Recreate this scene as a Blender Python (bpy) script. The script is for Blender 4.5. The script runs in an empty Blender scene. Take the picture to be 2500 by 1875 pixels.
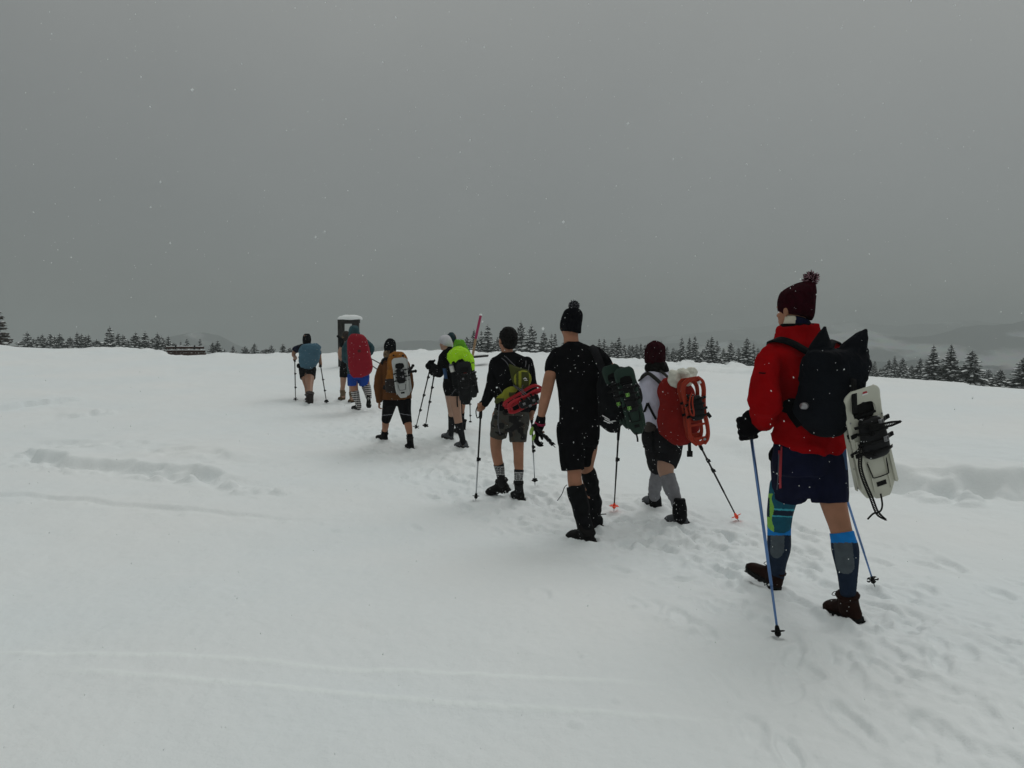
import bpy, math, random
import numpy as np
from mathutils import Vector, Matrix

# ------------------------------------------------------------------ camera, sky, sun, exposure
F = 1853.0; CX = 1250.0; CY = 937.5; HOR = 810.0           # photograph pixels
PITCH = math.atan((CY - HOR) / F)
CAM = Vector((0.0, 0.0, 1.65))
sc = bpy.context.scene
COL = sc.collection
cd = bpy.data.cameras.new('camera'); cam = bpy.data.objects.new('camera', cd); COL.objects.link(cam)
cam.location = CAM; cam.rotation_euler = (math.pi / 2 - PITCH, 0, 0)
cd.sensor_width = 36.0; cd.lens = 36.0 * F / 2500.0
cd.clip_start = 0.05; cd.clip_end = 20000
sc.camera = cam

SUN_EL, SUN_AZ = math.radians(48), math.radians(35)
world = bpy.data.worlds.new('World'); sc.world = world; world.use_nodes = True
nt = world.node_tree; N = nt.nodes; Lk = nt.links
for n in list(N): N.remove(n)
wout = N.new('ShaderNodeOutputWorld'); bg = N.new('ShaderNodeBackground'); bg.inputs['Strength'].default_value = 0.1
sky = N.new('ShaderNodeTexSky'); sky.sky_type = 'NISHITA'; sky.sun_disc = False
sky.sun_elevation = SUN_EL; sky.sun_rotation = SUN_AZ; sky.altitude = 900
tc = N.new('ShaderNodeTexCoord'); sep = N.new('ShaderNodeSeparateXYZ'); Lk.new(tc.outputs['Generated'], sep.inputs[0])
def wm(op, a, b=None, c=None, clamp=False):
    m = N.new('ShaderNodeMath'); m.operation = op; m.use_clamp = clamp
    for i, v in enumerate((a, b, c)):
        if v is None: continue
        if isinstance(v, (int, float)): m.inputs[i].default_value = v
        else: Lk.new(v, m.inputs[i])
    return m.outputs[0]
cn = N.new('ShaderNodeTexNoise'); cn.inputs['Scale'].default_value = 1.25; cn.inputs['Detail'].default_value = 4; cn.inputs['Roughness'].default_value = 0.5
mp = N.new('ShaderNodeMapping'); mp.inputs['Scale'].default_value = (1, 1, 1.5); mp.inputs['Location'].default_value = (3.1, 0.4, 1.7)
Lk.new(tc.outputs['Generated'], mp.inputs[0]); Lk.new(mp.outputs[0], cn.inputs[0])
# overcast deck: darker towards the snow shower low on the left, brighter upwards as overcast skies are
s1 = wm('MULTIPLY_ADD', sep.outputs['X'], 0.30, 0.21)
s2 = wm('MULTIPLY_ADD', sep.outputs['Z'], 1.62, s1)
s3 = wm('MULTIPLY_ADD', cn.outputs['Fac'], 0.48, wm('ADD', s2, -0.22))
s4 = wm('MULTIPLY', wm('MAXIMUM', s3, 0.0), 1.0)
s4 = wm('MINIMUM', s4, 1.0)
zen = N.new('ShaderNodeMapRange'); zen.interpolation_type = 'SMOOTHSTEP'
zen.inputs['From Min'].default_value = 0.40; zen.inputs['From Max'].default_value = 1.0
zen.inputs['To Min'].default_value = 0.0; zen.inputs['To Max'].default_value = 1.45
Lk.new(sep.outputs['Z'], zen.inputs['Value'])
tot = wm('ADD', s4, zen.outputs[0])
lum = wm('MULTIPLY_ADD', tot, 2.05, 1.12)
mulc = N.new('ShaderNodeMix'); mulc.data_type = 'RGBA'; mulc.blend_type = 'MIX'
mulc.inputs[6].default_value = (0.955, 1.01, 0.997, 1); mulc.inputs[7].default_value = (0.985, 1.012, 0.968, 1)
Lk.new(s4, mulc.inputs[0])
vs = N.new('ShaderNodeVectorMath'); vs.operation = 'SCALE'; Lk.new(mulc.outputs[2], vs.inputs[0]); Lk.new(lum, vs.inputs['Scale'])
mx = N.new('ShaderNodeMix'); mx.data_type = 'RGBA'; mx.inputs[0].default_value = 0.97
Lk.new(sky.outputs[0], mx.inputs[6]); Lk.new(vs.outputs[0], mx.inputs[7])
Lk.new(mx.outputs[2], bg.inputs['Color']); Lk.new(bg.outputs[0], wout.inputs[0])

sl = bpy.data.lights.new('sun', 'SUN'); sun = bpy.data.objects.new('sun', sl); COL.objects.link(sun)
sl.energy = 0.62; sl.angle = math.radians(40); sl.color = (1.0, 0.985, 0.97)
sd = Vector((math.sin(SUN_AZ) * math.cos(SUN_EL), math.cos(SUN_AZ) * math.cos(SUN_EL), math.sin(SUN_EL)))
sun.rotation_euler = sd.to_track_quat('Z', 'Y').to_euler()
sc.view_settings.view_transform = 'Standard'; sc.view_settings.look = 'None'
sc.view_settings.exposure = 0.05; sc.view_settings.gamma = 1.0; sc.view_settings.use_curve_mapping = False
sc.render.engine = 'CYCLES'
sc.cycles.max_bounces = 6; sc.cycles.diffuse_bounces = 3; sc.cycles.glossy_bounces = 2
sc.cycles.volume_bounces = 1; sc.cycles.use_denoising = True

# ------------------------------------------------------------------ picture geometry -> place
_f = Vector((0, math.cos(PITCH), -math.sin(PITCH))); _u = Vector((0, math.sin(PITCH), math.cos(PITCH)))
def ray(px, py):
    return Vector((1, 0, 0)) * ((px - CX) / F) + _f + _u * (-(py - CY) / F)
def at(px, py, Y):
    d = ray(px, py); return CAM + d * (Y / d.y)
def mpp(Y): return Y / F

# ------------------------------------------------------------------ noise
_rs = np.random.RandomState(7)
_perm = _rs.permutation(256); _perm = np.concatenate([_perm, _perm, _perm])
_g = _rs.normal(size=(256, 3)); _g /= np.linalg.norm(_g, axis=1)[:, None]
def noise3(x, y, z):
    x = np.asarray(x, float); y = np.asarray(y, float) + np.zeros_like(x); z = np.asarray(z, float) + np.zeros_like(x)
    xi = np.floor(x).astype(int); yi = np.floor(y).astype(int); zi = np.floor(z).astype(int)
    xf = x - xi; yf = y - yi; zf = z - zi
    u = xf ** 3 * (xf * (xf * 6 - 15) + 10); v = yf ** 3 * (yf * (yf * 6 - 15) + 10); w = zf ** 3 * (zf * (zf * 6 - 15) + 10)
    out = 0
    for i in (0, 1):
        for j in (0, 1):
            for k in (0, 1):
                h = _perm[_perm[_perm[(xi + i) & 255] + ((yi + j) & 255)] + ((zi + k) & 255)]
                g = _g[h]
                d = g[..., 0] * (xf - i) + g[..., 1] * (yf - j) + g[..., 2] * (zf - k)
                out = out + d * (u if i else 1 - u) * (v if j else 1 - v) * (w if k else 1 - w)
    return out * 1.6
def fbm(x, y, z=0.0, oct=3, gain=0.5):
    s = 0; a = 1.0; f = 1.0
    for o in range(oct):
        s = s + a * noise3(np.asarray(x) * f + 17.3 * o, np.asarray(y) * f - 9.1 * o, np.asarray(z) * f + 3.7 * o); a *= gain; f *= 2.03
    return s
def sstep(a, b, x):
    t = np.clip((x - a) / (b - a), 0, 1); return t * t * (3 - 2 * t)

# ------------------------------------------------------------------ materials
def newmat(name):
    m = bpy.data.materials.new(name); m.use_nodes = True
    return m, m.node_tree, m.node_tree.nodes['Principled BSDF']
def mat(name, col, rough=0.8, var=0.15, vscale=12, bump=0.0, bscale=120, metal=0.0, spec=0.3, col2=None, sheen=0.0, weave=None):
    m, t, b = newmat(name); n = t.nodes; l = t.links
    b.inputs['Roughness'].default_value = rough; b.inputs['Metallic'].default_value = metal
    b.inputs['Specular IOR Level'].default_value = spec
    if sheen: b.inputs['Sheen Weight'].default_value = sheen; b.inputs['Sheen Roughness'].default_value = 0.5
    co = n.new('ShaderNodeTexCoord')
    tx = n.new('ShaderNodeTexNoise'); tx.inputs['Scale'].default_value = vscale; tx.inputs['Detail'].default_value = 5
    l.new(co.outputs['Object'], tx.inputs['Vector'])
    rp = n.new('ShaderNodeValToRGB'); rp.color_ramp.elements[0].position = 0.3; rp.color_ramp.elements[1].position = 0.7
    c1 = [c * (1 - var) for c in col]; c2 = [min(1, c * (1 + var)) for c in (col2 or col)]
    rp.color_ramp.elements[0].color = (*c1, 1); rp.color_ramp.elements[1].color = (*c2, 1)
    l.new(tx.outputs['Fac'], rp.inputs[0]); l.new(rp.outputs[0], b.inputs['Base Color'])
    if bump:
        t2 = n.new('ShaderNodeTexNoise'); t2.inputs['Scale'].default_value = bscale; t2.inputs['Detail'].default_value = 3
        l.new(co.outputs['Object'], t2.inputs['Vector'])
        bp = n.new('ShaderNodeBump'); bp.inputs['Strength'].default_value = bump; bp.inputs['Distance'].default_value = 0.01
        l.new(t2.outputs['Fac'], bp.inputs['Height']); l.new(bp.outputs[0], b.inputs['Normal'])
    return m

# ------------------------------------------------------------------ object helpers
def tag(o, label=None, cat=None, group=None, kind=None):
    if label: o['label'] = label
    if cat: o['category'] = cat
    if group: o['group'] = group
    if kind: o['kind'] = kind
    return o
def empty(name, loc, label=None, cat=None, group=None):
    o = bpy.data.objects.new(name, None); COL.objects.link(o); o.location = loc; o.empty_display_size = 0.1
    return tag(o, label, cat, group)
def link(name, me, mats, parent=None, smooth=True):
    """me is in world coordinates; when parented the object gets the inverse of the parent's location"""
    if not isinstance(mats, (list, tuple)): mats = [mats]
    for m in mats: me.materials.append(m)
    if smooth: me.shade_smooth()
    o = bpy.data.objects.new(name, me); COL.objects.link(o)
    if parent is not None:
        o.parent = parent
        w = Vector((0, 0, 0)); p = parent
        while p is not None: w += p.location; p = p.parent
        me.transform(Matrix.Translation(-w))
    return o

# ------------------------------------------------------------------ the ground
_cr = [(0,836),(47,842),(127,844.7),(200,845),(250,843),(300,846),(395,851),(415,861),(443,864),(490,863),(531,857),(601,862),(696,861),(760,862.5),(850,861),(915,857),
       (1000,857),(1070,855),(1110,858),(1160,862),(1220,861),(1300,865),(1330,864),(1480,875),(1570,880),(1630,886),(1700,889),(1780,891),(1850,895),(2125,912),(2300,920),(2500,933)]
CRX = np.array([a for a, b in _cr], float); CRY = np.array([b for a, b in _cr], float)
def gline(pts): return pts
BASE_R = np.array([0, 3, 4.2, 5.4, 6.4, 8, 11.4, 16, 19])
BASE_Z = np.array([-1.62, -1.585, -1.575, -1.67, -1.745, -1.755, -1.75, -1.72, -1.70])
def seg_sd(X, Y, pts):
    """signed distance (positive = far side) and fraction along a polyline of ground points"""
    best = np.full(X.shape, 1e9); sd = np.zeros(X.shape); fr = np.zeros(X.shape)
    L = 0.0; tot = sum(math.dist(pts[i], pts[i + 1]) for i in range(len(pts) - 1))
    for i in range(len(pts) - 1):
        ax, ay = pts[i]; bx, by = pts[i + 1]; dx, dy = bx - ax, by - ay; ll = math.hypot(dx, dy)
        t = np.clip(((X - ax) * dx + (Y - ay) * dy) / ll ** 2, 0, 1)
        ex = X - ax - t * dx; ey = Y - ay - t * dy; d = np.hypot(ex, ey)
        s = np.sign(dx * ey - dy * ex) * d
        k = d < best; best = np.where(k, d, best); sd = np.where(k, s, sd); fr = np.where(k, (L + t * ll) / tot, fr)
        L += ll
    return sd, fr
def base_ground(X, Y):
    r = np.hypot(X, Y); az = np.where(Y > 0.01, X / np.maximum(Y, 0.01), np.sign(X) * 50)
    px = CX + F * np.clip(az, -0.75, 0.75)
    cps = np.interp(px, [0, 200, 430, 700, 1000, 1200, 1500, 1850, 2125, 2500], [836, 844, 857, 861.5, 858, 861, 876, 895, 912, 933])
    Dc = np.interp(px, [0, 400, 1250, 1700, 2100, 2500], [46, 38, 34, 30, 25, 21])
    zc = -np.tan(PITCH + np.arctan((cps - CY) / F)) * Dc
    near = np.interp(r, BASE_R, BASE_Z)
    zz = near + (zc - near) * sstep(0, 1, (r - 15) / np.maximum(Dc - 15, 1)) ** 1.0 * (r > 15)
    lin = near + (zc - near) * np.clip((r - 15) / (Dc - 15), 0, 1)
    zz = 0.35 * zz + 0.65 * lin
    zz = zz + (cps - np.interp(px, CRX, CRY)) * Dc / F * np.exp(-((r - Dc) / 2.5) ** 2)
    o = np.maximum(r - Dc, 0)
    drop = 0.04 * o + 0.0022 * np.minimum(o, 40) ** 2 + 0.19 * np.maximum(o - 40, 0)
    drop = np.where(o > 600, 0.04 * 600 + 3.52 + 0.19 * 560, drop)
    # behind the camera the field simply goes on
    return zz - drop, Dc, px, r
def bg1(x, y):
    z, *_ = base_ground(np.array([x], float), np.array([y], float)); return float(z[0]) + CAM.z
def gpt(px, py):
    """the point where the sight line through a pixel meets the (smooth) ground"""
    d = ray(px, py); lo, hi = 1.0, 60.0
    t = 1.2; prev = 1.2
    while t < 60:
        p = CAM + d * t
        if p.z < bg1(p.x, p.y): break
        prev = t; t *= 1.02
    lo, hi = prev, t
    for _ in range(30):
        mid = (lo + hi) / 2; p = CAM + d * mid
        if p.z < bg1(p.x, p.y): hi = mid
        else: lo = mid
    p = CAM + d * hi
    return p
def gl(pts): return [tuple(gpt(*p)[:2]) for p in pts]

PATH = gl([(2480,1870),(2300,1700),(2080,1480),(1850,1380),(1680,1290),(1450,1300),(1230,1200),(1060,1100),(950,1080),(860,1000),(790,975),(740,985)])
EDGE_L = gl([(40,1100),(80,1122),(149,1144),(244,1146),(373,1156),(450,1168),(527,1183),(600,1190),(651,1201),(720,1196)])
EDGE_U = gl([(20,1078),(150,1092),(300,1104),(450,1122),(600,1146),(740,1165)])
EDGE_L2 = gl([(-300,1195),(0,1213),(199,1226),(273,1231),(448,1246),(547,1253),(696,1265),(820,1273),(950,1270)])
EDGE_L3 = gl([(-200,1012),(0,1003),(75,993),(164,983),(235,978)])
EDGE_L4 = gl([(130,1020),(194,1017),(250,1010),(300,1003)])
EDGE_R = gl([(1960,1185),(2080,1182),(2182,1192),(2228,1200),(2291,1206),(2354,1214),(2430,1212),(2500,1219),(2800,1235)])
EDGE_R2 = gl([(2080,938),(2200,941),(2300,943),(2500,950),(2700,958)])
EDGE_C = gl([(1480,893),(1600,900),(1700,906),(1850,914),(1950,922)])
TRK = [gl([(-100,1588),(200,1594),(554,1614),(1100,1646),(1500,1668),(1720,1678)]), gl([(100,1630),(226,1642),(791,1690),(1243,1730),(1560,1750),(1850,1757)])]
TRK2 = [gl([(1717,1629),(1760,1662),(1816,1715)]), gl([(1893,1756),(1940,1810),(2010,1880)])]

FEET = [((2098,1521),(2023,1489)), ((1897,1442),(1840,1420)), ((1449,1326),(1391,1313)), ((1468,1293),(1436,1284)), ((1680,1283),(1628,1275)), ((1611,1241),(1575,1228)), ((1276,1223),(1256,1212)), ((1142,1095),(1113,1090)), ((1104,1075),(1081,1069)),
        ((944,1079),(921,1073)), ((1008,1100),(1000,1090)), ((877,1002),(861,998)), ((839,979),(828,976)), ((862,984),(853,981)), ((759,987),(750,984))]
TIPS = [(1900.5,1557), (2136,1433), (1498.7,1249), (1804.5,1274), (1161.5,1222), (1306.3,1186), (1148.3,1032), (721.5,978), (797.5,983)]
def build_ground():
    # angular columns: fine inside the view, coarse round the back
    a1 = np.linspace(-math.radians(41), math.radians(41), 620)
    a2 = np.linspace(math.radians(41), 2 * math.pi - math.radians(41), 60)[1:-1]
    az = np.concatenate([a1, a2])
    rr = np.concatenate([[0.25, 0.6, 1.0, 1.5], np.geomspace(1.9, 52, 800), np.geomspace(54, 6000, 70)])
    A, R = np.meshgrid(az, rr); X = R * np.sin(A); Y = R * np.cos(A)
    shp = X.shape; X = X.ravel(); Y = Y.ravel()
    z, Dc, px, r = base_ground(X, Y)
    z = z + CAM.z
    m = r < 60; x = X[m]; y = Y[m]; rm = r[m]; pxm = px[m]; dc = Dc[m]; h = np.zeros(x.shape)
    far = sstep(60, 52, rm)
    # soft drifts, fine crust
    h += 0.030 * fbm(x * 0.55, y * 0.55, 1.0, 3) * sstep(1.5, 5, rm)
    h += 0.0095 * fbm(x * 2.4, y * 2.4, 4.0, 3)
    h += 0.0026 * fbm(x * 14, y * 14, 7.0, 2) * sstep(14, 7, rm) + 0.010 * np.maximum(fbm(x * 3.1, y * 4.2, 14.0, 3) - .35, 0) * sstep(16, 6, rm)
    # the trodden path
    ps, pf = seg_sd(x, y, PATH); pw = np.interp(pf, [0, 0.15, 0.4, 0.7, 1], [1.25, 1.2, 1.2, 1.3, 1.2]); ap = np.abs(ps)
    tr = sstep(1.25, 0.35, ap / pw)
    h += tr * (0.015 * fbm(x * 5, y * 5, 2.0, 3) + 0.006 * noise3(x * 15, y * 15, 5.0) - 0.012)
    rng = np.random.RandomState(5)
    P = np.array(PATH); seg = np.hypot(*(P[1:] - P[:-1]).T); cum = np.concatenate([[0], np.cumsum(seg)])
    X0 = x; Y0 = y
    for i in range(900):
        s = rng.uniform(0, cum[-1] * 0.93); k = min(np.searchsorted(cum, s) - 1, len(seg) - 1); k = max(k, 0)
        t = (s - cum[k]) / seg[k]; c = P[k] * (1 - t) + P[k + 1] * t; d = (P[k + 1] - P[k]) / seg[k]; nrm = np.array([-d[1], d[0]])
        c = c + nrm * rng.normal() * np.interp(s / cum[-1], [0, 0.3, 1], [0.75, 0.65, 0.55])
        an = math.atan2(d[1], d[0]) + rng.normal() * 0.25; ca, sa = math.cos(an), math.sin(an)
        q = (np.abs(X0 - c[0]) < 0.5) & (np.abs(Y0 - c[1]) < 0.5)
        if not q.any(): continue
        u = (X0[q] - c[0]) * ca + (Y0[q] - c[1]) * sa; v = -(X0[q] - c[0]) * sa + (Y0[q] - c[1]) * ca
        L_, W_ = rng.uniform(0.10, 0.17), rng.uniform(0.04, 0.07)
        e = np.sqrt((u / L_) ** 2 + (v / W_) ** 2) + 0.18 * noise3(X0[q] * 13, Y0[q] * 13, i * 0.7)
        dep = rng.uniform(0.010, 0.036) * (0.6 if rng.rand() < 0.5 else 1) * np.interp(s / cum[-1], [0, .12, .25, 0.45, 0.7, 1], [.6, .8, 1.0, 0.85, 0.45, 0.3])
        h[q] += -dep * sstep(1.15, 0.8, e) + dep * 0.35 * np.exp(-((e - 1.55) / 0.3) ** 2)
    # loose crumbs of trodden snow
    for i in range(900):
        s = rng.uniform(0, cum[-1] * 0.9); k = max(min(np.searchsorted(cum, s) - 1, len(seg) - 1), 0)
        t = (s - cum[k]) / seg[k]; c = P[k] * (1 - t) + P[k + 1] * t; d = (P[k + 1] - P[k]) / seg[k]; nrm = np.array([-d[1], d[0]])
        c = c + nrm * rng.normal() * 0.95; rad = rng.uniform(0.010, 0.038)
        q = (np.abs(X0 - c[0]) < 0.15) & (np.abs(Y0 - c[1]) < 0.15)
        e = np.hypot(X0[q] - c[0], Y0[q] - c[1]) / rad
        h[q] += rad * 0.35 * sstep(1.3, 0.3, e)
    # snow pushed up round boots and pole tips
    for a_, b_ in FEET:
        p0 = gpt(*a_); p1 = gpt(*b_); c = ((p0.x + p1.x) / 2, (p0.y + p1.y) / 2); an = math.atan2(p1.y - p0.y, p1.x - p0.x); hl = min(0.17, math.hypot(p1.x - p0.x, p1.y - p0.y) / 2 + 0.02); ca, sa = math.cos(an), math.sin(an)
        q = (np.abs(x - c[0]) < .5) & (np.abs(y - c[1]) < .5); u = (x[q] - c[0]) * ca + (y[q] - c[1]) * sa; v = -(x[q] - c[0]) * sa + (y[q] - c[1]) * ca
        e = np.sqrt((u / (hl + .02)) ** 2 + (v / .075) ** 2) + .2 * noise3(x[q] * 14, y[q] * 14, 3.0)
        h[q] = h[q] * sstep(.6, 1.6, e) + .034 * np.exp(-((e - 1.25) / .30) ** 2) * (1 + .5 * noise3(x[q] * 20, y[q] * 20, 1.0)) - .012 * sstep(1.0, .6, e)
    for t_ in TIPS:
        p0 = gpt(*t_); q = (np.abs(x - p0.x) < .2) & (np.abs(y - p0.y) < .2); e = np.hypot(x[q] - p0.x, y[q] - p0.y); h[q] += .012 * np.exp(-((e - .035) / .018) ** 2) - .03 * np.exp(-(e / .018) ** 2)
    # broken snow edges
    def edge(pts, H, w, back, rough, ragg, chunks=0, seed=0, a0=0.02, a1=0.02, crad=1.0):
        nonlocal h
        wx = ragg * fbm(x * 2.2, y * 2.2, 9.0 + seed, 2)
        sdd, fr = seg_sd(x, y, pts); sdd = sdd + wx
        end = sstep(0, a0, fr) * sstep(1, 1 - a1, fr)
        prof = sstep(-0.01, w, sdd) * np.where(sdd > w, np.exp(-(sdd - w) / back), 1)
        hv = H * (1 + 0.35 * fbm(x * 1.6, y * 1.6, 3.0 + seed, 2))
        groove = -0.25 * H * np.exp(-((sdd + 0.03) / 0.05) ** 2)
        h += end * (hv * prof + groove + rough * noise3(x * 6, y * 6, seed) * np.exp(-(sdd / 0.35) ** 2))
        rg = np.random.RandomState(seed + 40); PP = np.array(pts)
        for i in range(chunks):
            k = rg.randint(len(PP) - 1); t = rg.rand(); c = PP[k] * (1 - t) + PP[k + 1] * t + np.array([rg.normal() * 0.05, -abs(rg.normal()) * 0.16 - 0.03])
            rad = rg.uniform(0.05, 0.15) * crad; q = (np.abs(x - c[0]) < 0.5) & (np.abs(y - c[1]) < 0.5)
            e = np.hypot((x[q] - c[0]) * 0.8, y[q] - c[1]) / rad + 0.45 * noise3(x[q] * 7, y[q] * 7, i * 1.3)
            h[q] = h[q] + rad * 0.34 * sstep(1.15, 0.35, e)
    edge(EDGE_L, 0.125, 0.20, 1.4, 0.025, 0.15, 60, 1, 0.2, 0.35, .72); edge(EDGE_U, 0.06, 0.45, 2.0, 0.015, 0.35, 0, 8, 0.2, 0.3)
    edge(EDGE_L2, 0.028, 0.04, 0.8, 0.008, 0.05, 14, 2, 0.02, 0.4, .35)
    edge(EDGE_L3, 0.11, 0.12, 1.2, 0.02, 0.2, 8, 3, 0.02, 0.2)
    edge(EDGE_L4, 0.07, 0.10, 0.8, 0.02, 0.2, 5, 4, 0.2, 0.2)
    edge(EDGE_R, 0.27, 0.34, 2.2, 0.02, 0.18, 16, 5, 0.15, 0.02)
    edge(EDGE_R2, 0.05, 0.25, 1.5, 0.01, 0.3, 0, 6, 0.1, 0.02)
    edge(EDGE_C, 0.07, 0.3, 1.5, 0.02, 0.4, 8, 7, 0.1, 0.1)
    pk_ = np.zeros(x.shape)
    for i, tk in enumerate(TRK):
        sdd, fr = seg_sd(x, y, tk); sdd = sdd + 0.004 * noise3(x * 3, y * 3, 2.0)
        en = sstep(0, 0.1, fr) * sstep(1, 0.8, fr)
        h += en * 0.010 * np.exp(-(sdd / 0.03) ** 2) * np.where(sdd > 0, 1, 0.6)
        pk_ = np.maximum(pk_, .6 * en * np.exp(-(sdd / 0.018) ** 2))
    for tk in TRK2:
        sdd, fr = seg_sd(x, y, tk)
        h -= sstep(0, 0.1, fr) * sstep(1, 0.8, fr) * 0.012 * np.exp(-(sdd / 0.03) ** 2)
    # lumpy skyline where the plough threw snow
    amp = np.interp(pxm, [0, 200, 260, 400, 520, 640, 720, 900, 1000, 1120, 1250, 1500, 1600, 1860, 1950, 2500], [.0, .02, .07, .08, .01, .03, .05, .06, .08, .08, .09, .06, .13, .12, .0, .0])
    near_crest = np.exp(-((rm - dc) / 2.0) ** 2)
    lum = fbm(x * 1.3, y * 0.8, 6.0, 3); lum = np.maximum(lum, -0.1) * 1.4
    h += amp * near_crest * (lum + 0.9 * np.maximum(noise3(x * 3.6, y * 3, 2.5), 0) + 0.4 * np.maximum(noise3(x * 9, y * 7, 3.5), 0))
    z[m] += h * far
    packed = np.zeros(z.shape); packed[m] = pk_
    nr, na = shp
    idx = np.arange(nr * na).reshape(nr, na)
    a = idx[:-1]; b = idx[1:]
    quads = np.stack([a, b, np.roll(b, -1, 1), np.roll(a, -1, 1)], -1).reshape(-1, 4)
    verts = np.stack([X, Y, z], -1)
    # centre cap
    verts = np.vstack([verts, [[0, 0, float(z[0])]]]); c = len(verts) - 1
    tris = np.stack([np.full(na, c), idx[0], np.roll(idx[0], -1)], -1)
    me = bpy.data.meshes.new('snow_ground')
    me.vertices.add(len(verts)); me.vertices.foreach_set('co', verts.ravel())
    nl = quads.size + tris.size
    me.loops.add(nl); me.loops.foreach_set('vertex_index', np.concatenate([quads.ravel(), tris.ravel()]).astype(np.int32))
    me.polygons.add(len(quads) + len(tris))
    ls = np.concatenate([np.arange(len(quads)) * 4, quads.size + np.arange(len(tris)) * 3]).astype(np.int32)
    me.polygons.foreach_set('loop_start', ls)
    me.update(calc_edges=True); me.validate()
    at_ = me.attributes.new('packed', 'FLOAT', 'POINT'); at_.data.foreach_set('value', np.append(packed, 0.0).astype(np.float32))
    return me

def snow_material():
    m, t, b = newmat('snow'); n = t.nodes; l = t.links
    co = n.new('ShaderNodeTexCoord')
    tx = n.new('ShaderNodeTexNoise'); tx.inputs['Scale'].default_value = 0.35; tx.inputs['Detail'].default_value = 6; l.new(co.outputs['Object'], tx.inputs[0])
    rp = n.new('ShaderNodeValToRGB'); rp.color_ramp.elements[0].position = 0.35; rp.color_ramp.elements[1].position = 0.65
    rp.color_ramp.elements[0].color = (0.80, 0.85, 0.865, 1); rp.color_ramp.elements[1].color = (0.835, 0.86, 0.86, 1)
    l.new(tx.outputs['Fac'], rp.inputs[0])
    pa = n.new('ShaderNodeAttribute'); pa.attribute_name = 'packed'; pm = n.new('ShaderNodeMix'); pm.data_type = 'RGBA'
    l.new(pa.outputs['Fac'], pm.inputs[0]); l.new(rp.outputs[0], pm.inputs[6]); pm.inputs[7].default_value = (0.93, 0.98, 0.97, 1); l.new(pm.outputs[2], b.inputs['Base Color'])
    b.inputs['Roughness'].default_value = 0.75; b.inputs['Specular IOR Level'].default_value = 0.25
    t1 = n.new('ShaderNodeTexNoise'); t1.inputs['Scale'].default_value = 22; t1.inputs['Detail'].default_value = 6; t1.inputs['Roughness'].default_value = 0.62; l.new(co.outputs['Object'], t1.inputs[0])
    bp = n.new('ShaderNodeBump'); bp.inputs['Strength'].default_value = 0.55; bp.inputs['Distance'].default_value = 0.014
    l.new(t1.outputs['Fac'], bp.inputs['Height']); l.new(bp.outputs[0], b.inputs['Normal'])
    return m
SNOW = snow_material()
link('snow_ground', build_ground(), SNOW)['kind'] = 'structure'

# ------------------------------------------------------------------ far hills
def build_hills():
    na, nr = 420, 150
    az = np.linspace(-math.radians(62), math.radians(62), na); rr = np.geomspace(380, 3600, nr)
    A, R = np.meshgrid(az, rr); X = (R * np.sin(A)).ravel(); Y = (R * np.cos(A)).ravel(); Rr = R.ravel(); Aa = A.ravel()
    px = CX + F * np.tan(np.clip(Aa, -1.2, 1.2))
    def ridge(D, w, tops, rough, s):
        top = np.interp(px, [t[0] for t in tops], [t[1] for t in tops])
        zt = -np.tan(PITCH + np.arctan((top - CY) / F)) * D
        return (zt + 170) * np.exp(-((Rr - D) / w) ** 2) + rough * fbm(X / s, Y / s, 2.0, 5) * np.exp(-((Rr - D) / (w * 1.6)) ** 2)
    z = -170 + 0 * X
    z = np.maximum(z, -170 + ridge(800, 240, [(-800, 875), (200, 872), (420, 878), (700, 880), (980, 866), (1150, 870), (1500, 900), (1900, 905), (2100, 872), (2250, 862), (2400, 880), (2600, 880), (3300, 890)], 14, 160))
    z = np.maximum(z, -170 + ridge(1350, 300, [(-800, 850), (300, 862), (400, 838), (470, 818), (540, 830), (620, 868), (900, 858), (1000, 842), (1100, 850), (1400, 850), (1700, 838), (1850, 846), (2050, 825), (2200, 815), (2350, 808), (2600, 815), (3300, 820)], 22, 230))
    z = np.maximum(z, -170 + ridge(2300, 480, [(-800, 850), (300, 868), (700, 872), (900, 838), (1000, 836), (1200, 830), (1500, 812), (1700, 806), (1900, 800), (2100, 790), (2300, 782), (2600, 790), (3300, 790)], 30, 420))
    z = z + CAM.z
    idx = np.arange(na * nr).reshape(nr, na)
    q = np.stack([idx[:-1, :-1], idx[1:, :-1], idx[1:, 1:], idx[:-1, 1:]], -1).reshape(-1, 4)
    me = bpy.data.meshes.new('hills'); me.from_pydata(np.stack([X, Y, z], -1).tolist(), [], q.tolist()); return me
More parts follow.
